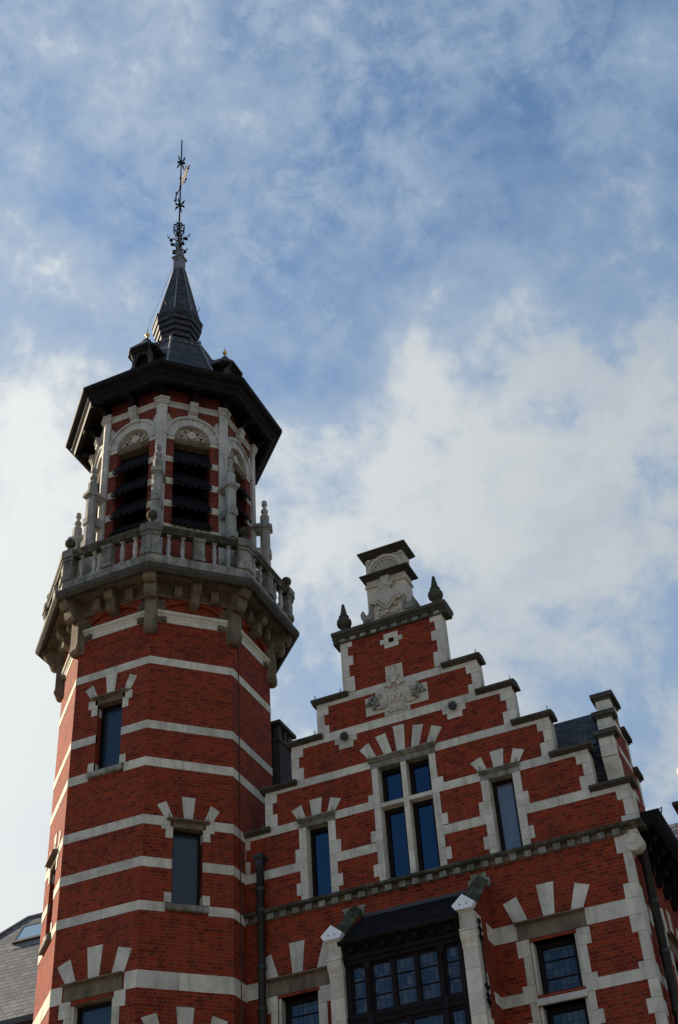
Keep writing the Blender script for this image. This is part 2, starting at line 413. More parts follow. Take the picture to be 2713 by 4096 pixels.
def voussoirs(mb, cx, polys, proud=.014):
    for p in polys: mb.prism([(cx+x, z) for x, z in p], -proud, .05, back=False)
def brick_arch(mb, cx, a0, a1, r0, r1, zc, n, proud=.004):
    "upright bricks of a flat arch, fanned"
    for i in range(n):
        t0, t1 = a0+(a1-a0)*i/n, a0+(a1-a0)*(i+1)/n
        if False: pass
        f = lambda t, r: (cx+r*math.sin(t), zc+r*math.cos(t))
        g = .006
        mb.prism([f(t0+g, r0), f(t1-g, r0), f(t1-g, r1), f(t0+g, r1)], -proud, .03, back=False)
def hood(mb, cx, hw, z0, z1, proj=.10):
    mb.side([(0, z0), (-proj*.45, z0), (-proj*.6, z0+.02), (-proj, z1-.035), (-proj, z1-.012), (0, z1)], cx-hw, cx+hw)
def spikes(M, x, z, y, parent):
    m = MB(M)
    for k in range(4): m.tube([(x, y-.015*k+.02, z), (x+rnd.uniform(-.01, .01), y-.018*k+.02, z+.10)], .004, 4)
    m.tube([(x-.012, y+.025, z+.004), (x-.012, y-.05, z+.004)], .006, 4)
    return m.parts('bird_spikes', SPIKE, parent, .06)
def sash(M, x0, x1, z0, z1, y, parent, fw=.06, glass=GLASS, label=None, bars=0, gname='pane', muntin=None):
    "a window: dark timber frame with a pane as its sub-part"
    m = MB(M)
    m.box(x0, x0+fw, y-.03, y+.05, z0, z1); m.box(x1-fw, x1, y-.03, y+.05, z0, z1)
    m.box(x0+fw, x1-fw, y-.03, y+.05, z1-fw, z1); m.box(x0+fw, x1-fw, y-.03, y+.05, z0, z0+fw)
    for k in range(bars):
        zz = z0+(z1-z0)*(k+1)/(bars+1); m.box(x0+fw, x1-fw, y-.012, y+.01, zz-.008, zz+.008)
    o = m.build('window', FRAME, parent, label)
    g = MB(M); g.poly([(x0+fw, y+.012, z0+fw), (x1-fw, y+.012, z0+fw), (x1-fw, y+.012, z1-fw), (x0+fw, y+.012, z1-fw)])
    g.build(gname, glass, o)
    return o
def arcpts(cx, cz, r, a0, a1, n):
    if abs(a1-a0) == 360: return [(cx+r*math.cos(R(a0+(a1-a0)*i/n)), cz+r*math.sin(R(a0+(a1-a0)*i/n))) for i in range(n)]
    return [(cx+r*math.cos(R(a0+(a1-a0)*i/n)), cz+r*math.sin(R(a0+(a1-a0)*i/n))) for i in range(n+1)]
def spiral(cx, cz, r0, r1, a0, a1, n=14): return [(cx+(r0+(r1-r0)*i/n)*math.cos(R(a0+(a1-a0)*i/n)), cz+(r0+(r1-r0)*i/n)*math.sin(R(a0+(a1-a0)*i/n))) for i in range(n+1)]

# ------------------------------------------------------------------ ground
g = MB(); g.poly([(-900, -900, 0), (900, -900, 0), (900, 900, 0), (-900, 900, 0)])
def cobble():
    m, nt, b = newmat('stone_paving')
    ob = mnode(nt, 'ShaderNodeTexCoord').outputs['Object']
    t = mnode(nt, 'ShaderNodeTexBrick'); nt.links.new(ob, t.inputs['Vector']); t.inputs['Scale'].default_value = 1
    t.inputs['Brick Width'].default_value = .22; t.inputs['Row Height'].default_value = .14; t.inputs['Mortar Size'].default_value = .01
    for i, c in (('Color1', (.15, .13, .11)), ('Color2', (.12, .105, .09)), ('Mortar', (.06, .055, .05))): t.inputs[i].default_value = (*c, 1)
    nt.links.new(t.outputs[0], b.inputs['Base Color']); b.inputs['Roughness'].default_value = .8
    return m
go = g.build('ground', cobble(), None, 'pale stone paving of the square before the red brick buildings', 'structure'); go['category'] = 'ground'

# ================================================================== gabled house
house = thing('gabled_house', 'red brick house with white stone bands, a stepped gable dated 1899 and a bay window', 'house', (0, 3, 0))
SX = [1.82, 2.45, 3.085, 3.715, 4.35]                 # half widths of the gable under each step
SZ = [16.82, 15.98, 15.08, 14.19, 13.30]              # tops of the step copings
BT = [(16.61, 16.786), (15.775, 15.97), (14.89, 15.057), (13.995, 14.17), (13.09, 13.275)]
TH = .26
XL, XR = -4.6, 4.108
lwin = [(-2.19, -1.70, 12.44, 13.99), (1.70, 2.19, 12.44, 13.99)]
cwin = (-.555, .555, 12.47, 14.93)
rwinA, rwinB = (2.03, 2.90, 9.75, 10.69), (2.03, 2.90, 8.3, 9.56)
lwinA, lwinB = (-2.92, -2.05, 9.75, 10.69), (-2.92, -2.05, 8.3, 9.56)
slot = (-.061, .061, 17.737, 17.85)
m = MB()
wall(m, XL, XR, 0.0, 12.34, [rwinA, rwinB, lwinA, lwinB, (-1.13, 1.13, 7.6, 11.0)], .28)
tops = [12.34]+[z-.04 for z in SZ[::-1]]
halves = SX[::-1]
def tier(x0, x1, z0, z1, hs): wall(m, x0, x1, z0, z1, [(max(a, x0), min(b, x1), max(c, z0), min(d, z1)) for a, b, c, d in hs if a < x1 and b > x0 and c < z1 and d > z0], .24)
allh = lwin+[cwin]
for i in range(5):
    h = halves[i]
    tier(-h, h, tops[i], tops[i+1], [])  if False else None
# the whole gable as one sheet cut at the steps so that no reveal is closed
for i in range(5):
    h = halves[i]; z0, z1 = tops[i], tops[i+1]
    xs = sorted({-h, h, *[v for q in allh for v in q[:2] if -h < v < h]}); zs = sorted({z0, z1, *[v for q in allh for v in q[2:] if z0 < v < z1]})
    for a in range(len(xs)-1):
        for b in range(len(zs)-1):
            cx, cz = (xs[a]+xs[a+1])/2, (zs[b]+zs[b+1])/2
            if not any(q[0] < cx < q[1] and q[2] < cz < q[3] for q in allh):
                m.poly([(xs[a], 0, zs[b]), (xs[a+1], 0, zs[b]), (xs[a+1], 0, zs[b+1]), (xs[a], 0, zs[b+1])], var=.5)
    # sides and back of each tier
    m.poly([(-h, TH, z0), (-h, 0, z0), (-h, 0, z1), (-h, TH, z1)]); m.poly([(h, 0, z0), (h, TH, z0), (h, TH, z1), (h, TH, z1), (h, 0, z1)][:3]+[(h, 0, z1)] if False else [(h, 0, z0), (h, TH, z0), (h, TH, z1), (h, 0, z1)])
    m.poly([(h, TH, z0), (-h, TH, z0), (-h, TH, z1), (h, TH, z1)])
for q in allh: 
    a, b, c, d = q
    m.poly([(a, 0, c), (a, 0, d), (a, .24, d), (a, .24, c)]); m.poly([(b, 0, c), (b, .24, c), (b, .24, d), (b, 0, d)])
wall(m, -1.178, 1.178, SZ[0]-.04, 18.08, [slot], .24)
for sx in (-1, 1):
    pts = [(sx*1.178, 0, SZ[0]-.04), (sx*1.178, TH, SZ[0]-.04), (sx*1.178, TH, 18.08), (sx*1.178, 0, 18.08)]
    m.poly(pts if sx > 0 else pts[::-1])
m.poly([(1.178, TH, SZ[0]-.04), (-1.178, TH, SZ[0]-.04), (-1.178, TH, 18.08), (1.178, TH, 18.08)])
# right side wall and back
Msd = Matrix.Translation((XR, 0, 0)) @ Matrix.Rotation(R(90), 4, 'Z')     # local x runs along +y, front faces +x
m2 = MB(Msd)
swin = (2.05, 2.95, 9.75, 10.69)
wall(m2, 0, 14, 0, 12.6, [swin, (2.05, 2.95, 8.3, 9.56)], .28)
m.v += m2.v; n0 = len(m.v)-len(m2.v)
m.f += [[i+n0 for i in f] for f in m2.f]; m.uv += m2.uv; m.var += m2.var; m.sm += m2.sm
hw = m.build('wall', BRICK, house)
# dark boxes behind openings
m = MB(); m.box(-4.0, 4.0, .42, .5, 7.5, 12.5)
for q in allh: m.box(q[0]-.03, q[1]+.03, .241, .255, q[2]-.03, min(q[3]+.03, 15.0))
m.build('interior', VOID, house)

# bands
def band(x0, x1, z0, z1, skips=(), M=None, mean=.8):
    b = MB(M); course(b, x0, x1, z0, z1, .008, skips, mean); return b.parts('stone_band', STONE, house, .02)
band(-SX[0]+.004, SX[0]-.004, *BT[0], skips=[(-.19, .195)], mean=.9)
band(-SX[1]+.004, SX[1]-.004, *BT[1])
band(-SX[2]+.004, SX[2]-.004, *BT[2], skips=[(-.70, .70)])
band(-SX[3]+.004, SX[3]-.004, *BT[3], skips=[(-2.34, -1.55), (1.55, 2.34), (-.80, .80)])
band(-SX[4]+.004, SX[4]-.004, *BT[4], skips=[(-2.34, -1.55), (1.55, 2.34), (-.70, .70)])
band(XL, 3.86, 10.765, 11.07, skips=[(-3.07, -1.84), (-1.395, 1.395), (1.84, 3.10)], mean=.9)
band(XL, 3.86, 9.64, 9.84, skips=[(-3.0, -1.9), (-1.395, 1.395), (1.90, 3.03)], mean=.9)
band(XL, 3.86, 8.2, 8.4, skips=[(-3.0, -1.9), (-1.395, 1.395), (1.90, 3.03)], mean=.9)
band(.3, 14, 10.765, 11.07, M=Msd, skips=[(1.84, 3.1)]); band(.3, 14, 9.64, 9.84, M=Msd, skips=[(1.9, 3.05)]); band(.3, 14, 8.2, 8.4, M=Msd, skips=[(1.9, 3.05)])

# quoins of the steps (with their returns), both edges
def edge_quoins(X, rows, right=True, ret=True):
    b = MB()
    for wd, z0, z1 in rows:
        x0, x1 = (X-wd, X+.008) if right else (-X-.008, -X+wd)
        b.box(x0, x1, -.010, TH+.006 if ret else .05, z0+.003, z1-.003)
    return b.build('edge_quoins', STONE, house)
for sd_ in (True, False):
    W_, n_ = .265, .165
    edge_quoins(1.178, [(.27, 17.93, 18.08), (.165, 17.70, 17.93), (.27, 17.46, 17.70), (.165, 17.17, 17.46), (.275, 16.80, 17.17)], sd_)
    for i in range(5):
        z1 = BT[i][0]; z0 = BT[i+1][1] if i < 4 else 12.44
        if sd_ or i < 5:
            rows = [(W_, z1-.19, z1), (n_, z1-.19-.25, z1-.19), (W_, z0, z1-.44)]
            if i == 4: rows = [(.285, 12.906, z1), (.19, 12.586, 12.906), (.28, 12.44, 12.586)]
            edge_quoins(SX[i], rows, sd_)
# copings of the steps
for s in (1, -1):
    for i in range(5):
        xi = SX[i-1] if i else 1.178; xo = SX[i]+.085; z = SZ[i]
        c = MB()
        a, b = (xi-.11, xo) if s > 0 else (-xo, -xi+.11)
        c.side([(-.03, z-.115), (-.125, z-.075), (-.135, z-.03), (-.02, z+.005), (-.012, z+.005), (-.012, z-.115)], a, b)
        a, b = (xi+.012, xo) if s > 0 else (-xo, -xi-.012)
        c.side([(-.012, z-.115), (-.012, z+.005), (.13, z+.03), (.34, z-.03), (.34, z-.075), (TH+.01, z-.115)], a, b)
        c.build('step_coping', STONEC, house)
        spikes(I4, s*(xi+.05), z, -.05, house); spikes(I4, s*(xo-.08), z, -.05, house)
# corner quoins under the cornice (front and side faces)
rows = [(12.20, 11.90, .24), (11.90, 11.34, .14), (11.34, 11.07, .25), (11.07, 10.765, .25), (10.765, 10.46, .25), (10.46, 9.955, .155), (9.955, 9.64, .255), (9.64, 9.33, .155), (9.33, 9.08, .25), (9.08, 8.6, .155), (8.6, 8.2, .25)]
z = 8.2
while z > .4: rows += [(z, z-.5, .155), (z-.5, z-.8, .25)]; z -= .8
q = MB()
for a, b, wd in rows:
    q.box(XR-wd, XR+.009, -.010, wd*1.15+ (.05 if wd > .2 else -.02), b+.003, a-.003)
q.build('corner_quoins', STONE, house)

# string course with dentils
c = MB()
c.side([(0, 12.30), (-.05, 12.30), (-.065, 12.335), (-.12, 12.345), (-.155, 12.365), (-.16, 12.40), (-.13, 12.425), (0, 12.45)], XL, 4.42)
c.box(4.30, 4.43, .002, .30, 12.345, 12.425)
st = c.build('string_course', STONEM, house)
c = MB(); c.side([(0, 12.235), (-.03, 12.25), (-.055, 12.275), (-.05, 12.298), (0, 12.298)], XL, 4.12); c.build('roll_moulding', STONEB, st)
d = MB(); x = -4.45
while x < 4.06:
    d.box(x, x+.135, -.092, .0, 12.225, 12.34); x += .277
d.parts('dentil', STONEG, st, .004)
# scroll under the right end
s_ = MB()
s_.prism([(3.868, 12.22), (4.10, 12.22), (4.10, 11.905), (3.868, 11.905)], -.016, .04, back=False)
s_.prism(arcpts(4.20, 12.055, .165, 0, 360, 26), -.03, .20); s_.prism(arcpts(4.178, 12.085, .06, 0, 360, 18), -.05, .02)
s_.prism([(4.05, 12.22), (4.30, 12.22), (4.30, 12.30), (4.05, 12.30)], -.012, .2)
s_.build('corner_scroll', STONE, house)

# ---- gable windows
def jambs(cx, rows, name='window_quoins', M=None, inner=.245):
    b = MB(M)
    for wd, z1, z0 in rows:
        for s in (-1, 1):
            a, e = sorted((cx+s*inner, cx+s*wd)); b.box(a, e, -.012, .05, z0+.003, z1-.003)
            # chamfered reveal lining
            a, e = sorted((cx+s*(inner-.012), cx+s*inner)); b.box(a, e, .05, .235, z0, z1)
            a, e = sorted((cx+s*inner, cx+s*(inner-.012))); b.box(a, e, .012, .05, z0, z1)
    return b.parts(name, STONE, house)
for cx, gl, lab in ((-1.945, GLASS, None), (1.945, CURTAIN, 'narrow window with a pale curtain behind the glass')):
    jambs(cx, [(.40, 13.99, 13.55), (.497, 13.55, 13.268), (.40, 13.268, 12.84), (.495, 12.84, 12.583), (.40, 12.583, 12.44)])
    b = MB(); b.box(cx-.40, cx+.40, -.016, .24, 13.985, 14.105); hood(b, cx, .415, 14.10, 14.17, .10); b.build('lintel', STONEG, house)
    b = MB(); voussoirs(b, cx, [[(-.557, 14.411), (-.331, 14.496), (-.234, 14.18), (-.41, 14.18)], [(-.139, 14.55), (.139, 14.55), (.094, 14.18), (-.10, 14.18)], [(.557, 14.411), (.331, 14.496), (.234, 14.18), (.41, 14.18)]])
    b.parts('arch_stone', STONE, house, .004)
    b = MB(); brick_arch(b, cx, R(-26), R(-11.5), .55, .83, 13.655, 3); brick_arch(b, cx, R(11.5), R(26), .55, .83, 13.655, 3); b.parts('arch_bricks', BRICK, house)
    for s in (-1, 1): spikes(I4, cx+s*.37, 14.165, -.05, house)
    sash(I4, cx-.235, cx+.235, 12.44, 13.99, .20, house, .075, gl, lab)
cx = 0.0
jambs(0, [(.69, 14.86, 14.31), (.80, 14.31, 13.99), (.693, 13.99, 13.525), (.805, 13.525, 13.29), (.695, 13.29, 12.83), (.80, 12.83, 12.578), (.69, 12.578, 12.44)], inner=.555)
b = MB(); b.box(-.70, .70, -.016, .24, 14.86, 15.0); hood(b, -.008, .725, 14.995, 15.075, .12); b.build('lintel', STONEG, house)
b = MB(); b.box(-.055, .055, -.008, .24, 12.44, 14.86); b.box(-.05, .05, -.03, -.008, 12.44, 12.53)
b.box(-.545, -.055, -.006, .24, 13.99, 14.075); b.box(.055, .545, -.006, .24, 13.99, 14.075); b.build('mullion_cross', STONE, house)
for s in (-1, 1): spikes(I4, s*.68, 15.07, -.06, house)
b = MB()
voussoirs(b, 0, [[(-.91, 15.361), (-.704, 15.479), (-.54, 15.085), (-.72, 15.085)], [(-.535, 15.565), (-.322, 15.60), (-.225, 15.08), (-.385, 15.08)] if False else [(-.54, 15.565), (-.324, 15.60), (-.20, 15.085), (-.375, 15.085)],
                 [(-.145, 15.70), (.10, 15.69), (.075, 15.085), (-.10, 15.085)], [(.29, 15.61), (.51, 15.56), (.369, 15.085), (.205, 15.085)], [(.684, 15.486), (.90, 15.385), (.712, 15.085), (.53, 15.085)]])
b.parts('arch_stone', STONE, house, .004)
b = MB()
for a0, a1 in ((-29.5, -21.5), (-13.5, -6), (6, 12.5), (20, 27.5)): brick_arch(b, 0, R(a0), R(a1), 1.02, 1.52, 14.08, 2)
b.parts('arch_bricks', BRICK, house)
for a, e in ((-.543, -.055), (.055, .543)):
    sash(I4, a, e, 12.44, 13.99, .20, house, .085); sash(I4, a, e, 14.075, 14.86, .20, house, .085)

# ---- lower windows beside the bay, and one on the side wall
def big_window(cx, M=None, vis=True):
    b = MB(M)
    for z1, z0, wd in ((10.745, 10.44, .67), (10.44, 9.945, .575), (9.945, 9.635, .67), (9.635, 9.32, .575), (9.32, 9.08, .665), (9.08, 8.3, .575)):
        for s in (-1, 1):
            a, e = sorted((cx+s*.435, cx+s*wd)); b.box(a, e, -.012, .05, z0+.003, z1-.003)
            a, e = sorted((cx+s*.38, cx+s*.435)); b.box(a, e, .03, .27, z0, z1)
    b.parts('window_quoins', STONE, house)
    b = MB(M); b.box(cx-.63, cx+.63, -.018, .05, 10.745, 11.03); b.box(cx-.435, cx+.435, .02, .27, 10.69, 10.745); hood(b, cx, .645, 11.025, 11.07, .11)
    b.build('lintel', STONEB, house)
    b = MB(M); b.side([(-.05, 9.56), (-.055, 9.60), (-.03, 9.68), (.25, 9.745), (.27, 9.745), (.27, 9.56)], cx-.45, cx+.45); b.build('transom', STONE, house)
    b = MB(M); voussoirs(b, cx, [[(-.813, 11.468), (-.549, 11.558), (-.398, 11.075), (-.66, 11.075)], [(-.158, 11.687), (.168, 11.687), (.10, 11.075), (-.103, 11.075)], [(.813, 11.47), (.549, 11.565), (.395, 11.075), (.62, 11.075)]])
    b.parts('arch_stone', STONE, house, .004)
    b = MB(M); brick_arch(b, cx, R(-25), R(-10), .63, 1.11, 10.46, 4); brick_arch(b, cx, R(10), R(25), .63, 1.11, 10.46, 4); b.parts('arch_bricks', BRICK, house)
    M_ = M or I4
    for z0, z1 in ((9.745, 10.69), (8.3, 9.56)): sash(M_, cx-.38, cx+.38, z0, z1, .24, house, .09, GLASSN, bars=2, gname='leaded_pane')
big_window(2.463); big_window(-2.487); big_window(2.5, Msd)

# ---- gable top: cornice, aedicule, finials
c = MB()
c.side([(0, 18.06), (-.05, 18.06), (-.055, 18.15), (-.10, 18.17), (-.10, 18.21), (-.155, 18.235), (-.165, 18.30), (-.13, 18.33), (.05, 18.345), (.40, 18.32), (.42, 18.24), (TH+.08, 18.2), (TH+.02, 18.06)], -1.33, 1.33)
gc = c.build('gable_cornice', STONEC, house)
c = MB()
for k in range(10): x = -1.17+k*.245; c.box(x, x+.125, -.075, -.045, 18.065, 18.145)
c.parts('dentil', STONEG, gc, .004)
a = MB()
a.box(-.455, .475, -.02, .38, 18.34, 19.30); a.box(-.44, .48, -.03, .38, 19.30, 19.46)
ad = a.build('gable_aedicule', STONET, house)
a = MB(); a.side([(-.02, 19.255), (-.075, 19.27), (-.085, 19.30), (-.03, 19.315), (-.03, 19.256)], -.475, .50); a.box(.478, .505, -.03, .40, 19.256, 19.313)
for x in (-.37, -.20, .21, .37): a.prism(arcpts(x, 19.385, .042, 0, 360, 14), -.05, -.02)
# fan key
a.prism([(-.05, 19.20), (.07, 19.20), (.12, 19.44), (-.10, 19.44)], -.09, -.02); a.prism([(-.10, 19.44), (.12, 19.44), (.09, 19.475), (.01, 19.49), (-.07, 19.475)], -.09, -.02)
a.build('frieze', STONET, ad)
def slab_cornice(z0, z1, hw, cx, y0, y1, mat):
    b = MB()
    for (dz0, dz1, k) in ((0, .35, .35), (.35, .7, .7), (.7, 1, 1.0)):
        p = hw-.475
        b.box(cx-.475-p*k, cx+.475+p*k, y0*k-.03*(1-k), .36+(y1-.36)*k, z0+(z1-z0)*dz0+.001, z0+(z1-z0)*dz1)
    b.plan([(cx-hw, y0), (cx+hw, y0), (cx+hw, y1), (cx-hw, y1)], z1+.001, z1+.035, top=[(cx-hw+.12, y0+.15), (cx+hw-.12, y0+.15), (cx+hw-.12, y1-.15), (cx-hw+.12, y1-.15)])
    return b.build('cornice', mat, ad)
slab_cornice(19.46, 19.53, .58, .04, -.22, .46, STONEC)
a = MB(); a.box(-.435, .475, -.02, .38, 19.56, 20.06)
a.build('upper_block', STONET, ad)
a = MB()                                                             # shell arch in the upper block
acx, acz = .04, 19.58
for i in range(22):
    t0, t1 = 180-180*i/22, 180-180*(i+1)/22
    for r0, r1, pr in ((.36, .425, .09), (.315, .36, .05)):
        P = lambda t, r: (acx+r*math.cos(R(t)), acz+r*1.06*math.sin(R(t)))
        a.prism([P(t0, r0), P(t0, r1), P(t1, r1), P(t1, r0)], -.02-pr, -.018, var=.4, back=False)
a.build('arch_moulding', STONET, ad)
a = MB()
for i in range(9):
    t0, t1 = 180-20*i, 180-20*(i+1); tm = (t0+t1)/2
    P = lambda t, r: (acx+r*math.cos(R(t)), acz+r*1.06*math.sin(R(t)))
    A, B, Cc = P(t0, .31), P(tm, .31), P(t1, .31)
    a.poly([(acx, -.022, acz), (A[0], -.022, A[1]), (B[0], -.075, B[1])][::-1], var=.3); a.poly([(acx, -.022, acz), (B[0], -.075, B[1]), (Cc[0], -.022, Cc[1])][::-1], var=.9)
a.build('shell', STONET, ad)
a = MB()
for s in (-1, 1):
    a.prism(arcpts(acx+s*.385, 20.0, .045, 0, 360, 14), -.065, -.02)
    for (dx, dz, r) in ((.26, 20.02, .025), (.40, 19.91, .022), (.405, 19.85, .018), (.21, 20.035, .018), (.31, 20.02, .02)):
        a.prism(arcpts(acx+s*dx, dz, r, 0, 360, 9), -.04, -.02)
a.parts('spandrel_carving', STONET, ad, .06)
slab_cornice(20.06, 20.16, .575, .03, -.23, .46, STONEC)
# cartouche
a = MB()
a.prism([(.012, 18.60), (.30, 18.885), (.11, 19.09)]+arcpts(.01, 19.04, .12, 30, 150, 6)+[(-.10, 19.085), (-.222, 18.89)], -.09, -.018)
a.prism([(.012, 18.64), (.235, 18.87), (.225, 18.885), (.012, 18.67), (-.165, 18.885), (-.178, 18.875)], -.12, -.088)
for pts in ([(.012, 18.585), (.33, 18.89), (.345, 18.86), (.03, 18.545)], [(.012, 18.585), (-.26, 18.89), (-.275, 18.86), (-.006, 18.545)]): a.prism(pts, -.115, -.02)
for x, z_, r in ((-.30, 18.86, .05), (.36, 18.86, .05), (-.27, 18.80, .035), (.33, 18.81, .035), (-.09, 19.19, .05), (.14, 19.20, .05), (.02, 19.13, .045), (-.18, 18.62, .03), (.2, 18.64, .03), (.0, 18.50, .045)):
    a.prism(arcpts(x, z_, r, 0, 360, 12), -.10, -.02)
for pts in (spiral(-.10, 19.20, .075, .02, -80, 260), spiral(.14, 19.20, .075, .02, 260, -80), spiral(-.29, 18.83, .08, .02, -60, 280), spiral(.35, 18.83, .08, .02, 240, -100)):
    a.tube([(x, -.08, z_) for x, z_ in pts], .024, 6)
for s in (-1, 1):
    a.tube([(.02+s*x, -.05, z_) for x, z_ in [(.02, 18.42), (.08, 18.46), (.14, 18.45), (.2, 18.44), (.25, 18.49), (.2, 18.52), (.19, 18.49)]], .017, 6)
a.build('cartouche', STONET, ad)
a = MB()
for s in (-1, 1):                                                    # side volutes
    o_ = .012
    pts = [(o_+s*.35, 18.44), (o_+s*.60, 18.44), (o_+s*.635, 18.50), (o_+s*.65, 18.62), (o_+s*.61, 18.71), (o_+s*.575, 18.70), (o_+s*.565, 18.62), (o_+s*.50, 18.555), (o_+s*.42, 18.66), (o_+s*.43, 18.78), (o_+s*.35, 18.9)]
    a.prism(pts, -.06, .24)
    a.box(min(o_+s*.45, o_+s*.62), max(o_+s*.45, o_+s*.62), -.03, .22, 18.33, 18.45)
a.parts('volute', STONEG, ad)
for cx_, lab in ((1.085, None), (-1.085, None)):
    f = MB()
    f.box(cx_-.13, cx_+.13, -.06, .20, 18.33, 18.39)
    f.lathe([(0, 18.39), (.125, 18.39), (.12, 18.41), (.075, 18.45), (.07, 18.49), (.10, 18.52), (.15, 18.56), (.168, 18.63), (.16, 18.69), (.125, 18.74), (.10, 18.755), (.10, 18.79), (.115, 18.795), (.112, 18.81)], (cx_, .07), 20)
    f.lathe([(.105, 18.81), (.085, 18.83), (.028, 19.14), (0, 19.145)], (cx_, .07), 8, R(22.5), False)
    f.build('obelisk_finial', STONEC, house, lab)

# ---- slot surround, wall anchors, date stone
b = MB()
b.box(-.163, .163, -.012, .03, 17.852, 17.977); b.box(-.163, .163, -.012, .03, 17.615, 17.735); b.box(-.257, -.061, -.013, .03, 17.737, 17.85); b.box(.061, .257, -.013, .03, 17.737, 17.85)
b.parts('slot_surround', STONE, house)
m = MB(); m.box(-.06, .06, .06, .23, 17.738, 17.849); m.build('slot_shade_block', VOID, house)  # black block fills the slot in place of its shade
for cx_ in (-1.2, 1.2):
    b = MB(); b.box(cx_-.25, cx_+.247, -.012, .03, 15.643, 15.772); b.box(cx_-.16, cx_+.16, -.012, .03, 15.507, 15.64)
    blk = b.build('anchor_stone', STONE, house)
    b = MB(); b.ball((cx_, -.075, 15.745), .085, 12)
    for k in range(8): b.ball((cx_+.065*math.cos(R(45*k)), -.10, 15.745+.065*math.sin(R(45*k))), .034, 8)
    b.ball((cx_, -.15, 15.745), .04, 8); b.build('rosette_anchor', LEADD, blk)
p = MB()
p.box(-.19, .195, -.022, .04, 16.652, 17.15); p.box(-.459, .459, -.022, .04, 16.515, 16.648); p.box(-.70, .695, -.022, .04, 16.086, 16.515, skip='t'); p.box(-.29, .278, -.022, .04, 15.972, 16.086)
ds = p.build('date_stone', STONET, house, 'carved cream date stone reading 1899')
Y0 = -.022
p = MB()
p.box(-.36, .335, Y0-.022, Y0+.01, 16.238, 16.262); p.box(-.35, .33, Y0-.014, Y0+.01, 16.266, 16.276); p.box(.318, .336, Y0-.022, Y0+.01, 16.262, 16.45)
# little monument above
p.prism([(-.068, 16.885), (.042, 16.885), (.030, 17.07), (-.058, 17.07)], Y0-.035, Y0+.01); p.box(-.075, .05, Y0-.05, Y0+.01, 17.07, 17.098); p.prism([(-.03, 17.098), (.012, 17.098), (-.009, 17.13)], Y0-.03, Y0)
p.box(-.142, .118, Y0-.075, Y0+.01, 16.845, 16.875); p.prism([(-.142, 16.845), (.118, 16.845), (.04, 16.775), (.028, 16.70), (-.045, 16.70), (-.062, 16.775)], Y0-.06, Y0+.01)
lf = MB()
# horned cresting
for s in (-1, 1): p.prism([(-.01+s*.04, 16.70), (-.01+s*.225, 16.672), (-.01+s*.23, 16.655), (-.01+s*.15, 16.645), (-.01+s*.10, 16.605), (-.01+s*.07, 16.62)], Y0-.055, Y0+.01)
for x, z_, r in ((-.01, 16.625, .022), (-.01, 16.535, .03), (-.01, 16.09, .03), (-.01, 16.14, .022), (-.045, 16.545, .014), (.025, 16.545, .014)): p.prism(arcpts(x, z_, r, 0, 360, 10), Y0-.03, Y0)
p.box(-.02, 0, Y0-.022, Y0, 16.50, 16.60)
for s in (-1, 1):
    X = lambda x: -.008+s*x
    p.tube([(X(x), Y0-.015, z_) for x, z_ in [(.0, 16.055), (.04, 16.035), (.09, 16.045), (.13, 16.02), (.19, 16.02), (.222, 16.055), (.205, 16.09), (.175, 16.085), (.18, 16.06)]], .013, 6)
    p.tube([(X(x), Y0-.015, z_) for x, z_ in [(.11, 16.10), (.12, 16.15), (.17, 16.19), (.23, 16.205), (.25, 16.18)]], .012, 6)
    # side scroll roll and leaves
    p.tube([(X(.25), Y0-.02, 16.185), (X(.36), Y0-.025, 16.19), (X(.43), Y0-.02, 16.195)], .034, 8)
    for (lx, lz, a1) in ((.50, 16.47, 70), (.44, 16.40, 100), (.52, 16.33, 20), (.60, 16.33, -10), (.55, 16.40, 45), (.47, 16.24, -60), (.40, 16.31, -90)):
        dx, dz = .085*math.cos(R(a1)), .085*math.sin(R(a1)); nx, nz = -dz*.45, dx*.45
        pt = [(X(lx-dx*.6), lz-dz*.6), (X(lx+nx), lz+nz), (X(lx+dx), lz+dz), (X(lx-nx), lz-nz)]
        lf.prism(pt, Y0-.07, Y0+.01)
    p.tube([(X(x), Y0-.02, z_) for x, z_ in spiral(.335, 16.50, .055, .015, -120, 200, 12)], .014, 6)
    p.tube([(X(x), Y0-.02, z_) for x, z_ in [(.34, 16.46), (.39, 16.44), (.44, 16.36), (.43, 16.27)]], .015, 6)
p.build('relief_carving', STONET, ds); lf.parts('carved_leaf', STONEG, ds, .0)
fc = bpy.data.curves.new('digits', 'FONT'); fc.body = '1899'; fc.size = .235; fc.extrude = .030; fc.offset = .006; fc.space_character = 1.16; fc.align_x = 'CENTER'
tmp = bpy.data.objects.new('digits_tmp', fc); col.objects.link(tmp)
dg = bpy.context.evaluated_depsgraph_get(); dg.update()
me = bpy.data.meshes.new_from_object(tmp.evaluated_get(dg)); bpy.data.objects.remove(tmp)
me.transform(Matrix.Translation((-.02, Y0-.006, 16.288)) @ Matrix.Rotation(R(90), 4, 'X')); me.transform(Matrix.Translation(-house.location))
me.materials.clear(); me.materials.append(STONET)
do = bpy.data.objects.new('date_numerals', me); col.objects.link(do); do.parent = ds
p = MB(); p.box(-.30, -.225, Y0-.018, Y0+.005, 16.283, 16.300); p.build('numeral_serif', STONET, ds)

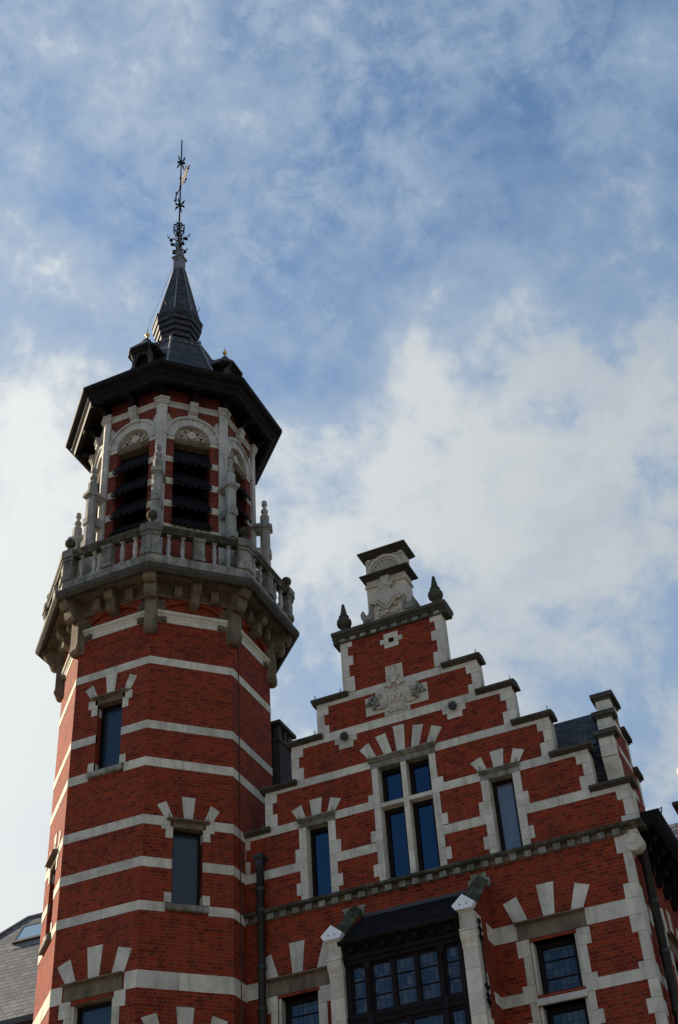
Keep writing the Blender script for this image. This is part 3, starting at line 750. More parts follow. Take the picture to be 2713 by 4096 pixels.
# ---- bay window between two stone piers
bay = MB()
PX0, PX1, PY = 1.13, 1.395, -1.05
bay = MB()
for s in (-1, 1):
    a, e = sorted((s*PX0, s*PX1))
    bay.box(a+.004, e-.004, PY+.26, -.001, 0, 11.2)
    bay.side([(-.001, 11.2), (PY+.26, 11.2), (-.001, 11.95)], a+.004, e-.004)
by = bay.build('bay_window', BRICK, house, 'bay window under a small slate roof between two stone capped piers')
for s in (-1, 1):
    a, e = sorted((s*PX0, s*PX1)); b = MB()
    z = 10.42; k = 0
    while z > 0:
        h = .42 if k % 2 else .36; b.box(a, e, PY+.035, PY+(.42 if k % 2 else .30), max(0, z-h)+.003, z-.002); z -= h; k += 1
    # console under the cap
    b.side([(PY+.30, 10.42), (PY+.03, 10.42), (PY+.02, 10.50), (PY-.03, 10.58), (PY-.05, 10.66), (PY-.045, 10.70), (PY+.30, 10.70)], a-.006, e+.006)
    b.box(a-.008, e+.008, PY-.06, PY+.34, 10.703, 10.74)
    b.box(a, e, PY-.005, PY+.42, 10.742, 11.08)
    b.box(a, e, -.35, -.002, 10.765, 11.07); b.box(a, e, -.38, -.002, 9.64, 9.84)
    b.parts('pier_stone', STONE, by)
    b = MB()                                                          # mossy gabled coping running up to the wall
    mx_ = (a+e)/2
    for (y0, z0, y1, z1) in ((PY+.02, 11.06, -.001, 11.98),):
        hw_ = .165
        q0 = [(mx_-hw_, y0, z0), (mx_+hw_, y0, z0), (mx_+hw_, y0, z0+.04), (mx_, y0, z0+.17), (mx_-hw_, y0, z0+.04)]
        q1 = [(x, y1, zz+(z1-z0)) for x, _, zz in q0]
        b.poly(q0); b.poly(q1[::-1])
        for i in range(5): j = (i+1) % 5; b.poly([q0[i], q1[i], q1[j], q0[j]])
    b.build('pier_coping', STONEM, by)
    b = MB(); b.prism([(mx_-.155, 11.07), (mx_+.155, 11.07), (mx_+.215, 11.16), (mx_, 11.335), (mx_-.215, 11.16)], PY-.10, PY+.015)
    cap = b.build('pier_cap', WHITE, by, 'white pentagonal cap on the front of the pier')
    b = MB()
    for dx in (-.06, .06): b.prism(arcpts(mx_+dx, 11.15, .013, 0, 360, 8), PY-.104, PY-.09)
    b.build('bolt', IRON, cap)
    b = MB(); b.box(mx_-.21, mx_+.21, -.028, .02, 11.88, 12.05); b.box(mx_-.15, mx_+.15, -.026, .02, 12.052, 12.16) if s > 0 else b.box(mx_-.24, mx_+.24, -.02, .02, 12.052, 12.10)
    b.build('pier_head_block', STONEG, by)
b = MB()
b.poly([(-PX0+.02, PY-.10, 10.98), (PX0-.02, PY-.10, 10.98), (PX0-.02, -.001, 11.86), (-PX0+.02, -.001, 11.86)], uv=[(0, 0), (2.2, 0), (2.2, 1.37), (0, 1.37)])
b.poly([(-PX0+.02, PY-.10, 10.95), (-PX0+.02, -.001, 11.83), (PX0-.02, -.001, 11.83), (PX0-.02, PY-.10, 10.95)])
b.poly([(-PX0+.02, PY-.10, 10.95), (PX0-.02, PY-.10, 10.95), (PX0-.02, PY-.10, 10.98), (-PX0+.02, PY-.10, 10.98)])
b.build('bay_roof', SLATEL, by)
b = MB(); b.box(-PX0+.02, PX0-.02, -.03, -.0005, 11.83, 11.90); b.build('lead_flashing', LEADD, by); b = MB(); b.tube([(-PX0, PY-.13, 10.94), (PX0, PY-.13, 10.94)], .045, 8); b.build('bay_gutter', WOOD, by)
b = MB()
b.side([(-.95, 10.60), (-.97, 10.60), (-.98, 10.66), (-1.02, 10.68), (-1.03, 10.74), (-1.0, 10.76), (-1.0, 10.86), (-1.10, 10.93), (-.6, 10.93), (-.6, 10.6)], -PX0+.01, PX0-.01)
for k in range(7): x = -.93+k*.31; b.box(x-.045, x+.045, -1.10, -1.0, 10.78, 10.90)
b.build('bay_cornice', WOOD, by)
b = MB(); YB = -.90
for x in (-1.07, -.685, .685, 1.07): b.box(x-.04, x+.04, YB-.035, YB+.06, 7.6, 10.60)
for x in (-.695, .695):
    b.box(x-.06, x+.06, YB-.06, YB-.036, 10.48, 10.60); b.box(x-.055, x+.055, YB-.055, YB-.036, 9.52, 9.74); b.tube([(x, YB-.03, 9.74), (x, YB-.03, 10.48)], .032, 8)
for x in (-.222, .218): b.box(x-.025, x+.025, YB-.02, YB+.05, 9.70, 10.60)
b.box(-1.13, 1.13, YB-.03, YB+.06, 9.52, 9.72); b.box(-1.13, 1.13, YB-.05, YB-.031, 9.655, 9.70); b.box(-1.13, 1.13, YB-.05, YB-.031, 9.54, 9.575)
b.box(.0-.03, .0+.03, YB-.02, YB+.05, 7.6, 9.52)
b.box(-1.13, 1.13, YB-.04, YB+.06, 0, 7.6)
x = -1.08
while x < 1.1: b.box(x, x+.03, YB-.045, YB-.031, 9.585, 9.645); x += .06
bf = b.build('bay_frame', FRAME, by)
for a, e in ((-1.015, -.745), (-.625, -.25), (-.195, .19), (.245, .625), (.745, 1.015)):
    sash(I4, a-.01, e+.01, 9.722, 10.598, YB+.02, by, .03, GLASSN, bars=2, gname='leaded_pane')
for a, e in ((-1.015, -.745), (-.625, -.035), (.035, .625), (.745, 1.015)):
    sash(I4, a-.01, e+.01, 7.62, 9.515, YB+.02, by, .035, GLASSN, bars=4, gname='leaded_pane')
# iron ornament on the side of the right pier
b = MB(); xx = PX1+.035
b.tube([(xx, -.86, 9.4), (xx, -.86, 10.95)], .014, 6)
for z_, d in ((10.9, .04), (10.75, .06), (10.6, .07), (9.75, .08), (9.6, .06), (9.5, .08)):
    for s in (-1, 1): b.tube([(xx, -.86, z_-.06), (xx, -.86+s*d, z_), (xx, -.86+s*d*.7, z_+.05)], .012, 6); b.ball((xx, -.86+s*d, z_+.02), .022, 8)
b.build('iron_ornament', IRON, by)

# ---- rainwater pipes
def downpipe(x, y, ztop, hop, lab, zs):
    b = MB(); b.tube([(x, y, 0), (x, y, ztop-.2)], .078, 12)
    for z_ in zs: b.lathe([(.078, z_-.05), (.096, z_-.045), (.096, z_+.045), (.078, z_+.05)], (x, y), 12); b.box(x-.05, x+.05, y, y+.12, z_-.02, z_+.02)
    if hop: b.lathe([(.08, ztop-.28), (.10, ztop-.22), (.105, ztop-.10), (.165, ztop-.04), (.17, ztop+.0), (.13, ztop+.01), (0, ztop+.0)], (x, y), 4, R(45), False); b.box(x-.05, x+.04, y, y+.06, ztop, ztop+.09)
    return b.build('drainpipe', PIPE, house, lab)
downpipe(-3.18, -.12, 13.55, True, 'dark drainpipe with a hopper head beside the tower', (12.85, 12.42, 11.3, 10.5, 9.3, 8, 6.5, 5))
downpipe(XR+.135, .47, 12.4, False, 'black drainpipe on the side wall by the corner', (11.1, 10.2, 9.2, 8, 6.5, 5, 3))

# ---- eaves of the side wall
b = MB(); eX = XR
b.poly([(eX, -.0, 12.45), (eX, 14, 12.45), (eX+.5, 14, 12.45), (eX+.5, 0, 12.45)])
b = MB(Msd)
b.side([(0, 12.40), (-.12, 12.40), (-.14, 12.44), (-.46, 12.45), (-.48, 12.50), (-.50, 12.50), (-.55, 12.56), (-.60, 12.66), (-.60, 12.72), (.0, 12.72)], .30, 14)
ev = b.build('eaves', WOOD, house)
for k in range(20):
    y = .75+k*.62; b = MB(Msd)
    b.side([(0, 11.98), (-.10, 12.0), (-.13, 12.06), (-.12, 12.13), (-.22, 12.17), (-.25, 12.22), (-.24, 12.30), (-.34, 12.32), (-.38, 12.40), (-.36, 12.445), (0, 12.445)], y-.07, y+.07)
    b.build('eaves_bracket', WOOD, ev)
b = MB(Msd); b.side([(0, 12.16), (-.03, 12.17), (-.05, 12.24), (0, 12.26)], .62, 14); b.build('frieze_moulding', STONEB, house)
b = MB(); b.tube([(XR+.60, .32, 12.70), (XR+.66, .32, 12.73), (XR+.60, .32, 12.50)], .012, 6); b.build('gutter_stay', IRON, ev)

# ---- main roof behind the gable, and the side gable with its cross roof
b = MB()
for s in (-1, 1):
    L_ = 4.75; sl_ = math.hypot(4.1, 4.3)
    pts = [(s*4.1, .27, 12.6), (s*4.1, 14, 12.6), (0, 14, 16.9), (0, .27, 16.9)]; uv = [(0, 0), (13.7, 0), (13.7, sl_), (0, sl_)]
    b.poly(pts if s > 0 else pts[::-1], uv=uv if s > 0 else uv[::-1])
b.poly([(4.1, 14, 12.6), (-4.1, 14, 12.6), (0, 14, 16.9)]); b.poly([(XR, 14, 0), (XL, 14, 0), (XL, 14, 12.6), (XR, 14, 12.6)])
rf = b.build('roof', SLATE, house)
gx0, gx1 = 3.92, 4.20
b = MB()
prof = [(.30, 12.72), (.30, 13.60), (.17, 13.90), (.16, 14.40), (.38, 14.40), (.38, 14.93), (.60, 14.93), (.60, 15.45), (1.12, 15.45), (1.12, 14.93), (1.62, 14.93), (1.62, 14.28), (2.0, 14.28), (2.0, 12.72)]
b.side(prof, gx0, gx1)
sg = b.build('side_gable', BRICK, house)
b = MB()
for y0, y1, z0, z1 in ((.592, .80, 15.20, 15.45), (.592, .74, 14.96, 15.20), (.372, .60, 14.66, 14.90), (.372, .52, 14.42, 14.66), (.15, .36, 14.14, 14.38), (.15, .30, 13.905, 14.14), (.92, 1.128, 15.2, 15.45), (1.0, 1.128, 14.96, 15.2), (1.40, 1.628, 14.62, 14.9), (1.48, 1.628, 14.32, 14.62), (1.78, 2.008, 13.95, 14.25), (1.86, 2.008, 13.6, 13.95)):
    b.box(gx0-.006, gx1+.008, y0, y1, z0+.004, z1-.003)
b.side([(.292, 13.58), (.292, 13.60), (.16, 13.895), (.42, 13.895), (.42, 13.58)], gx0-.006, gx1+.008); b.box(gx0-.006, gx1+.008, .292, .46, 12.75, 13.575)
for z0, z1 in ((14.78, 14.90), (14.14, 14.27), (13.5, 13.62)): b.box(gx1-.02, gx1+.007, .5, 1.5, z0, z1)
b.parts('gable_quoins', STONE, sg)
b = MB()
for y0, y1, z_ in ((.52, 1.20, 15.46), (.30, .60, 14.94), (.08, .38, 14.41), (1.125, 1.70, 14.94), (1.625, 2.09, 14.29)):
    b.plan([(gx0-.08, y0), (gx1+.09, y0), (gx1+.09, y1), (gx0-.08, y1)], z_-.055, z_+.04)
    b.plan([(gx0-.03, y0+.03), (gx1+.04, y0+.03), (gx1+.04, y1-.03), (gx0-.03, y1-.03)], z_-.10, z_-.056)
b.parts('gable_coping', STONEC, sg)
b = MB()
for s in (-1, 1):
    pts = [(2.2, 1.0+s*.62, 14.35), (gx0, 1.0+s*.62, 14.35), (gx0, 1.0, 15.36), (1.2, 1.0, 15.36)]; uv = [(0, 0), (1.7, 0), (1.7, 1.18), (-1, 1.18)]
    b.poly(pts if s < 0 else pts[::-1], uv=uv if s < 0 else uv[::-1])
b.poly([(2.6, .40, 13.0), (gx0, .40, 13.0), (gx0, .40, 14.34), (2.6, .40, 14.34)])
b.build('cross_roof', SLATE, rf)
# bird spikes and loose mortar on the little ledges are left to the stone; chimney behind the tower
b = MB(); b.box(-4.3, -3.50, 1.6, 2.35, 12.5, 17.22)
ch = b.build('chimney', BRICKD, house)
b = MB()
for x, y in ((-4.25, 1.63), (-3.64, 1.63), (-3.64, 1.92), (-3.64, 2.2), (-4.25, 2.2)): b.box(x, x+.13, y, y+.13, 17.22, 17.60)
b.box(-4.33, -3.47, 1.57, 2.38, 17.15, 17.24); b.box(-4.36, -3.44, 1.54, 2.41, 17.60, 17.68)
b.build('chimney_cap', STONEC, ch)

# ================================================================== bell tower
Q = 1.0775
O_ = Matrix.Translation((CAM.x, CAM.y, 1.6)); QM = O_ @ Matrix.Diagonal((Q, Q, Q, 1)) @ O_.inverted()   # the tower's survey was taken at another scale
TX, TY, TR = -4.79327, -1.25737, 2.24393
AP = TR*math.cos(R(22.5)); HS = TR*math.sin(R(22.5))
Z0 = 1.6-1.6/Q
AX = QM @ Matrix.Translation((TX, TY, 0))
def TF(deg, ap):
    a = R(deg); n = (math.cos(a), math.sin(a))
    return AX @ Matrix(((-n[1], -n[0], 0, n[0]*ap), (n[0], -n[1], 0, n[1]*ap), (0, 0, 1, 0), (0, 0, 0, 1)))
def CF(deg): return TF(deg, 0.0)                     # local y = -radius
tower = thing('bell_tower', 'octagonal red brick bell tower with stone bands, a balustraded balcony and a slate spire', 'tower', AX @ Vector((0, 0, Z0)))
FACES = [-90, -45, 0, 45, 90, 135, 180, -135]
CORN = [-67.5+45*k for k in range(8)]
w1 = (-.295, .28, 14.47, 15.94); w2 = (-.295, .28, 11.62, 13.08); w3 = (-.44, .44, 8.3, 10.02); w4 = (-.44, .44, 7.0, 8.85)
holes = {-90: [w1, w3], -45: [w2, w4], -135: [w2]}
m = MB()
for dg_ in FACES:
    t = MB(TF(dg_, AP)); wall(t, -HS, HS, Z0, 18.7, holes.get(dg_, []), .22)
    n0 = len(m.v); m.v += t.v; m.f += [[i+n0 for i in f] for f in t.f]; m.uv += t.uv; m.var += t.var; m.sm += t.sm
shaft = m.build('shaft', BRICK, tower)
m = MB(AX); m.lathe([(1.55, Z0), (1.55, 18.5)], (0, 0), 8, R(22.5), False); m.build('interior', VOID, tower)
TB = [(16.565, 16.74), (15.09, 15.265), (14.28, 14.465), (13.085, 13.27), (12.255, 12.44), (11.44, 11.615), (10.07, 10.375), (8.9, 9.08), (7.4, 7.6)]
def skip_for(dg_, z0, z1):
    r = []
    for h in holes.get(dg_, []):
        big_ = h in (w3, w4); lo, hi = h[2]-.17, h[3]+(.36 if big_ else .16)
        if z1 > lo and z0 < hi:
            if z0 > h[3]-.05: r.append((-.62, .62) if big_ else (-.42, .42))
            elif z1 < h[2]+.02: r.append((-.40, .385))
            else: r.append((-.55, .55) if big_ else (h[0], h[1]))
    return r
for z0, z1 in TB:
    for dg_ in FACES:
        b = MB(TF(dg_, AP)); course(b, -HS-.003, HS+.003, z0, z1, .008, skip_for(dg_, z0, z1), .8); b.parts('stone_band', STONE, shaft)
def tower_window(dg_, w_, glass=GLASSD):
    a, e, z0, z1 = w_; F_ = TF(dg_, AP); c = (a+e)/2; hw = (e-a)/2
    b = MB(F_)
    for s in (-1, 1):
        for wd, za, zb in ((.225, z1-.06, z1+.13), (.145, z1-.235, z1-.06), (.145, z0-.0, z0+.185)):
            x0, x1 = sorted((c+s*hw, c+s*(hw+wd-.01))); b.box(x0, x1, -.012, .05, za+.003, zb-.002)
            if zb < z1: x0, x1 = sorted((c+s*(hw-.008), c+s*hw)); b.box(x0, x1, .05, .2, za, zb)
    b.parts('window_quoins', STONE, shaft)
    b = MB(F_); b.box(c-.34, c+.34, -.012, .21, z1-.005, z1+.11); hood(b, c, .395, z1+.11, z1+.155, .11); b.build('lintel', STONEB, shaft)
    b = MB(F_); b.side([(.2, z0-.01), (.2, z0-.15), (-.07, z0-.155), (-.085, z0-.14), (-.085, z0-.05), (0, z0-.01)], c-.385, c+.385); b.build('sill', STONEG, shaft)
    for s in (-1, 1): spikes(F_, c+s*.37, z1+.15, -.05, shaft)
    h = z1+.16; b = MB(F_)
    voussoirs(b, c, [[(-.60, h+.25), (-.43, h+.34), (-.29, h+.02), (-.44, h+.0)], [(-.13, h+.465), (.13, h+.465), (.082, h), (-.082, h)], [(.60, h+.25), (.43, h+.345), (.31, h+.02), (.46, h+.0)]])
    b.parts('arch_stone', STONE, shaft, .004)
    b = MB(F_); brick_arch(b, c, R(-26), R(-11.5), .55, .86, h-.53, 3); brick_arch(b, c, R(11.5), R(26), .55, .86, h-.53, 3); b.parts('arch_bricks', BRICK, shaft)
    return sash(F_, a+.01, e-.008, z0, z1-.005, .17, tower, .035, glass)
tower_window(-90, w1); tower_window(-45, w2); tower_window(-135, w2)
def tower_big(dg_, w_):
    a, e, z0, z1 = w_; F_ = TF(dg_, AP); b = MB(F_)
    for s in (-1, 1):
        for wd, za, zb in ((.66, z1-.215, z1+.07), (.55, z1-.68, z1-.215), (.65, z1-.97, z1-.68), (.55, z0, z1-.97)):
            x0, x1 = sorted((s*.435, s*wd)); b.box(x0, x1, -.012, .05, za+.003, zb-.003)
            x0, x1 = sorted((s*.38, s*.435)); b.box(x0, x1, .025, .21, za, zb)
    b.parts('window_quoins', STONE, shaft)
    b = MB(F_); b.box(-.58, .58, -.02, .05, z1+.07, z1+.33); b.box(-.435, .435, .02, .21, z1-.02, z1+.07); hood(b, 0, .60, z1+.325, z1+.365, .11); b.build('lintel', STONEB, shaft)
    h = z1+.37; b = MB(F_)
    voussoirs(b, 0, [[(-.76, h+.345), (-.50, h+.445), (-.355, h), (-.56, h)], [(-.158, h+.575), (.155, h+.575), (.107, h), (-.107, h)], [(.745, h+.38), (.475, h+.46), (.36, h), (.61, h)]]); b.parts('arch_stone', STONE, shaft, .004)
    b = MB(F_); brick_arch(b, 0, R(-24), R(-10), .62, 1.06, h-.62, 4); brick_arch(b, 0, R(10), R(24), .62, 1.06, h-.62, 4); b.parts('arch_bricks', BRICK, shaft)
    sash(F_, -.38, .38, z0, z1-.02, .17, tower, .055, GLASSD)
tower_big(-90, w3); tower_big(-45, w4)

# ---- corbelled balcony
def octmb(prof, M=AX, ph=R(22.5)):
    b = MB(M); b.octl(prof, ph); return b
c5 = 1/math.cos(R(22.5))
bal = octmb([(2.22, 18.53), (2.74*1.0, 18.53), (2.80, 18.46), (2.86, 18.45), (2.925, 18.52), (2.93, 18.62), (2.86, 18.66), (2.70, 18.68), (2.58, 18.80), (1.6, 18.80)]).build('balcony', STONEC, tower)
octmb([(2.70, 18.66), (2.80, 18.665), (2.80, 18.69), (2.785, 18.71), (2.785, 18.93), (2.74, 18.95), (2.60, 18.95), (2.59, 18.70)]).build('plinth', STONEG, bal)
b = octmb([(TR-.01, 17.60), (TR+.012, 17.60), (TR+.012, 17.715), (TR+.03, 17.735), (TR+.04, 17.77), (TR+.075, 17.80), (TR+.085, 17.845), (TR+.06, 17.875), (TR-.01, 17.89)]); b.build('moulded_string', STONE, shaft)
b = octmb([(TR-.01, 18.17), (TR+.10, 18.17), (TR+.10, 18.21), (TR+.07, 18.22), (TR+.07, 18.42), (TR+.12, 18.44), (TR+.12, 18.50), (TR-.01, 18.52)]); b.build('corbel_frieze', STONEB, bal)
for dg_ in FACES:
    F_ = TF(dg_, AP); b = MB(F_)
    n = 14; arc = [(-.66+1.32*i/n, 17.895+.235*(1-((-.66+1.32*i/n)/.66)**2)) for i in range(n+1)]
    for i in range(n):
        (xa, za), (xb, zb) = arc[i], arc[i+1]
        b.poly([(xa, -.06, za), (xb, -.06, zb), (xb, -.06, 18.18), (xa, -.06, 18.18)], var=.5); b.poly([(xa, -.06, za), (xa, .0, za), (xb, .0, zb), (xb, -.06, zb)], var=.5)
    b.build('relieving_arch', BRICK, shaft)
    b = MB(F_)
    for i in range(18):
        t0, t1 = (i+.08)/18, (i+.92)/18
        pa = [(-.66+1.32*t, 17.895+.235*(1-((-.66+1.32*t)/.66)**2)+o) for t, o in ((t0, .002), (t1, .002), (t1, .16), (t0, .16))]
        b.prism(pa, -.066, -.05, back=False)
    b.parts('arch_bricks', BRICK, shaft)
    for x in (-.44, .345):
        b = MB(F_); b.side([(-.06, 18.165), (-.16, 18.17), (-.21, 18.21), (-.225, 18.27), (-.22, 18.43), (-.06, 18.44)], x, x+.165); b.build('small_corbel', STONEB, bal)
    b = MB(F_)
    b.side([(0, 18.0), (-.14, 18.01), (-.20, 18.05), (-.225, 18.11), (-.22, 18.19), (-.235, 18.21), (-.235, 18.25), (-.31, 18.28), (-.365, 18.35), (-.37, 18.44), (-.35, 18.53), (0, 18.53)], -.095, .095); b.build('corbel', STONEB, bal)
    b = MB(F_)
    h2 = 2.79/c5*math.tan(R(22.5)); y1 = AP-2.79/c5
    # rail
    b.side([(y1+.02, 19.53), (y1-.0, 19.53), (y1-.015, 19.58), (y1-.045, 19.62), (y1-.05, 19.68), (y1+.0, 19.715), (y1+.13, 19.715), (y1+.18, 19.68), (y1+.16, 19.53)], -h2-.02, h2+.02)
    b.build('handrail', STONEM, bal)
    yc = y1+.085
    for x in (-.655, -.345, .345, .655):
        b = MB(F_); b.box(x-.05, x+.05, yc-.05, yc+.05, 18.95, 18.985)
        b.lathe([(.045, 18.985), (.04, 19.0), (.03, 19.02), (.042, 19.08), (.055, 19.16), (.052, 19.22), (.04, 19.255), (.043, 19.265), (.04, 19.275), (.05, 19.30), (.052, 19.34), (.04, 19.40), (.028, 19.45), (.03, 19.475), (.042, 19.49)], (x, yc), 12)
        b.box(x-.05, x+.05, yc-.05, yc+.05, 19.49, 19.53); b.build('baluster', STONEP, bal)
    b = MB(F_); b.box(-.11, .11, y1-.005, y1+.18, 18.95, 19.53); b.box(-.13, .13, y1-.025, y1+.19, 18.951, 19.04); b.box(-.13, .13, y1-.025, y1+.19, 19.46, 19.528); b.build('pedestal', STONEG, bal)
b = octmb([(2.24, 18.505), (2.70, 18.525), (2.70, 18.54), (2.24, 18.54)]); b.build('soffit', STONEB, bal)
for dg_ in FACES:
    F_ = TF(dg_, AP); b = MB(F_)
    for s in (-1, 1):
        x0, x1 = sorted((s*.16, s*.86)); b.box(x0, x1, -.42, -.40, 18.475, 18.52); b.box(x0, x1, -.14, -.12, 18.475, 18.52)
    b.parts('soffit_moulding', STONEB, bal)
for ca in CORN:
    F_ = CF(ca)
    rr = 2.80; k = .21; cs, sn = math.cos(R(22.5)), math.sin(R(22.5))
    def cpoly(r, k, ins): return [(-k*cs, -(r-k*sn)), (0, -r), (k*cs, -(r-k*sn)), (k*cs*.55, -(r-k*sn-ins)), (-k*cs*.55, -(r-k*sn-ins))]
    b = MB(F_); b.plan(cpoly(2.80, .21, .20), 18.93, 19.53); b.plan(cpoly(2.83, .24, .24), 18.94, 19.06); b.plan(cpoly(2.83, .24, .24), 19.44, 19.52); b.plan(cpoly(2.86, .26, .26), 19.53, 19.725)
    b.build('corner_pedestal', STONEG, bal)
    b = MB(F_)
    b.lathe([(0, 19.725), (.115, 19.725), (.12, 19.75), (.10, 19.80), (.05, 19.845), (.045, 19.88), (.062, 19.905), (.05, 19.92)], (0, -2.68), 16)
    b.ball((0, -2.68, 20.03), .118, 20); b.build('ball_finial', STONEM, bal)
    b = MB(F_)
    P = [(2.1, 18.60), (2.74, 18.56), (2.765, 18.48), (2.72, 18.36), (2.65, 18.305), (2.58, 18.32), (2.565, 18.36), (2.55, 18.35), (2.55, 18.33), (2.585, 18.32), (2.60, 18.22), (2.565, 18.10), (2.50, 18.045), (2.42, 18.05), (2.385, 18.10), (2.38, 17.46), (2.40, 17.44), (2.40, 17.41), (2.40, 17.36), (2.36, 17.30), (2.30, 17.275), (2.1, 17.30)]
    b.side([(-r_, z_) for r_, z_ in P], -.125, .125)
    for s in (-1, 1):
        for r_, z_ in ((2.67, 18.42), (2.49, 18.16), (2.31, 17.38)):
            x0, x1 = sorted((s*.124, s*.150)); 
            pts = arcpts(-r_, z_, .035, 0, 360, 10); b.side(pts, x0, x1)
    b.prism([(-.24, 18.12), (-.125, 18.12), (-.125, 17.89), (-.30, 17.89)], -(TR-.02), -(TR-.25)); b.prism([(.24, 18.12), (.125, 18.12), (.125, 17.89), (.30, 17.89)], -(TR-.02), -(TR-.25))
    b.box(-.30, .30, -(TR-.03), -(TR-.3), 17.605, 17.71)
    b.build('corner_corbel', STONEB, bal)

# ---- belfry stage
BA = 1.79; BH = BA*math.tan(R(22.5)); OW = .435; ZS = 23.09
m = MB()
for dg_ in FACES:
    t = MB(TF(dg_, BA))
    wall(t, -BH, BH, 18.8, ZS, [(-OW, OW, 20.45, ZS)], .40)
    n = 20; top = 24.62
    for i in range(n):
        a0, a1 = 180-180*i/n, 180-180*(i+1)/n
        xa, za, xb, zb = OW*math.cos(R(a0)), ZS+OW*math.sin(R(a0)), OW*math.cos(R(a1)), ZS+OW*math.sin(R(a1))
        t.poly([(xa, 0, za), (xb, 0, zb), (xb, 0, top), (xa, 0, top)], var=.5)
        t.poly([(xa, 0, za), (xa, .4, za), (xb, .4, zb), (xb, 0, zb)], var=.5)
    t.poly([(-BH, 0, ZS), (-OW, 0, ZS), (-OW, 0, top), (-BH, 0, top)], var=.5); t.poly([(OW, 0, ZS), (BH, 0, ZS), (BH, 0, top), (OW, 0, top)], var=.5)
    n0 = len(m.v); m.v += t.v; m.f += [[i+n0 for i in f] for f in t.f]; m.uv += t.uv; m.var += t.var; m.sm += t.sm
bel = m.build('belfry', BRICKB, tower)
m = MB(AX); m.lathe([(1.38, 18.9), (1.38, 24.3)], (0, 0), 8, R(22.5), False); m.build('belfry_shade_lining', VOID, bel)  # black lining painted as the shade behind the louvres
for dg_ in FACES:
    F_ = TF(dg_, BA); b = MB(F_)
    for z0, z1 in ((22.28, 22.45), (21.61, 21.79), (20.95, 21.13)):
        for s in (-1, 1):
            x0, x1 = sorted((s*(OW-.006), s*.70)); b.box(x0, x1, -.012, .06, z0, z1)
    for s in (-1, 1): x0, x1 = sorted((s*(OW-.006), s*.70)); b.box(x0, x1, -.014, .10, 22.985, ZS)
    b.parts('stone_band', STONE, bel)
    b = MB(F_)
    n = 12
    for i in range(n):
        t0, t1 = 180-180*i/n, 180-180*(i+1)/n
        P = lambda t, r: (r*math.cos(R(t)), ZS+r*math.sin(R(t)))
        v_ = rnd.random()
        for k in range(2):
            u0, u1 = t0+(t1-t0)*k/2, t0+(t1-t0)*(k+1)/2
            g0 = .6 if k == 0 and i else 0; 
            b.prism([P(u0-g0, OW-.012), P(u0-g0, .615), P(u1, .615), P(u1, OW-.012)], -.03, .30, var=v_, back=False)
            b.prism([P(u0-g0, .617), P(u0-g0, .66), P(u1, .66), P(u1, .617)], -.075, .02, var=v_, back=False)
            b.prism([P(u0-g0, .661), P(u0-g0, .695), P(u1, .695), P(u1, .661)], -.055, .02, var=v_, back=False)
    for s in (-1, 1): x0, x1 = sorted((s*.60, s*.705)); b.box(x0, x1, -.085, .02, ZS-.02, ZS+.03)
    # stepped springers beyond the arch and key block
    for s in (-1, 1): b.prism([(s*.50, ZS+.50), (s*.585, ZS+.70), (s*.70, ZS+.52), (s*.70, ZS+.2)], -.018, .03, back=False)
    b.prism([(-.10, ZS+.69), (.10, ZS+.69), (.125, ZS+.82), (-.125, ZS+.82)], -.03, .03)
    b.build('arch', STONEQ, bel)
    b = MB(F_); b.box(-.70, .70, -.03, .03, 24.0, 24.10); b.side([(0, 24.10), (-.035, 24.10), (-.06, 24.125), (-.065, 24.15), (0, 24.16)], -.70, .70)
    b.side([(0, 23.86), (-.06, 23.87), (-.12, 23.91), (-.14, 23.97), (-.13, 24.02), (-.16, 24.05), (-.17, 24.165), (0, 24.165)], -.10, .10); b.build('entablature', STONEQ, bel)
    # carved tympanum over a stone transom
    b = MB(F_); pts = arcpts(0, ZS, OW-.014, 0, 180, 20); b.prism(pts, .10, .24); ty = b.build('tympanum', STONET, bel)
    b = MB(F_); b.prism([(0, ZS+.06), (.14, ZS+.19), (0, ZS+.33), (-.14, ZS+.19)], .045, .10)
    for x, z_, r in ((-.30, .10, .05), (.30, .10, .05), (-.22, .24, .05), (.22, .24, .05), (-.10, .34, .04), (.10, .34, .04), (-.17, .07, .035), (.17, .07, .035), (-.345, .20, .03), (.345, .20, .03)):
        b.tube([(px, .085, ZS+pz) for px, pz in arcpts(x, z_, r, 0, 330, 10)], .017, 6)
    b.build('tracery', STONET, ty)
    b = MB(F_)
    for x, z_, r in ((-.245, .15, .045), (.245, .15, .045), (-.16, .285, .042), (.16, .285, .042), (-.335, .06, .03), (.335, .06, .03), (-.12, .05, .034), (.12, .05, .034), (0, .375, .025)): b.prism(arcpts(x, ZS+z_, r, 0, 360, 9), .09, .101)
    b.build('tracery_hole_shade', VOID, ty)  # flat black discs paint the shade of pierced holes
    b = MB(F_); b.side([(.25, ZS-.15), (.04, ZS-.15), (.0, ZS-.10), (-.02, ZS-.05), (0, ZS-.005), (.25, ZS-.005)], -OW+.003, OW-.003); b.build('transom', STONEB, bel)
    b = MB(F_); b.side([(.38, 20.33), (-.035, 20.33), (-.05, 20.36), (-.05, 20.42), (0, 20.46), (.38, 20.46)], -.74, .74); b.build('sill', STONE, bel)
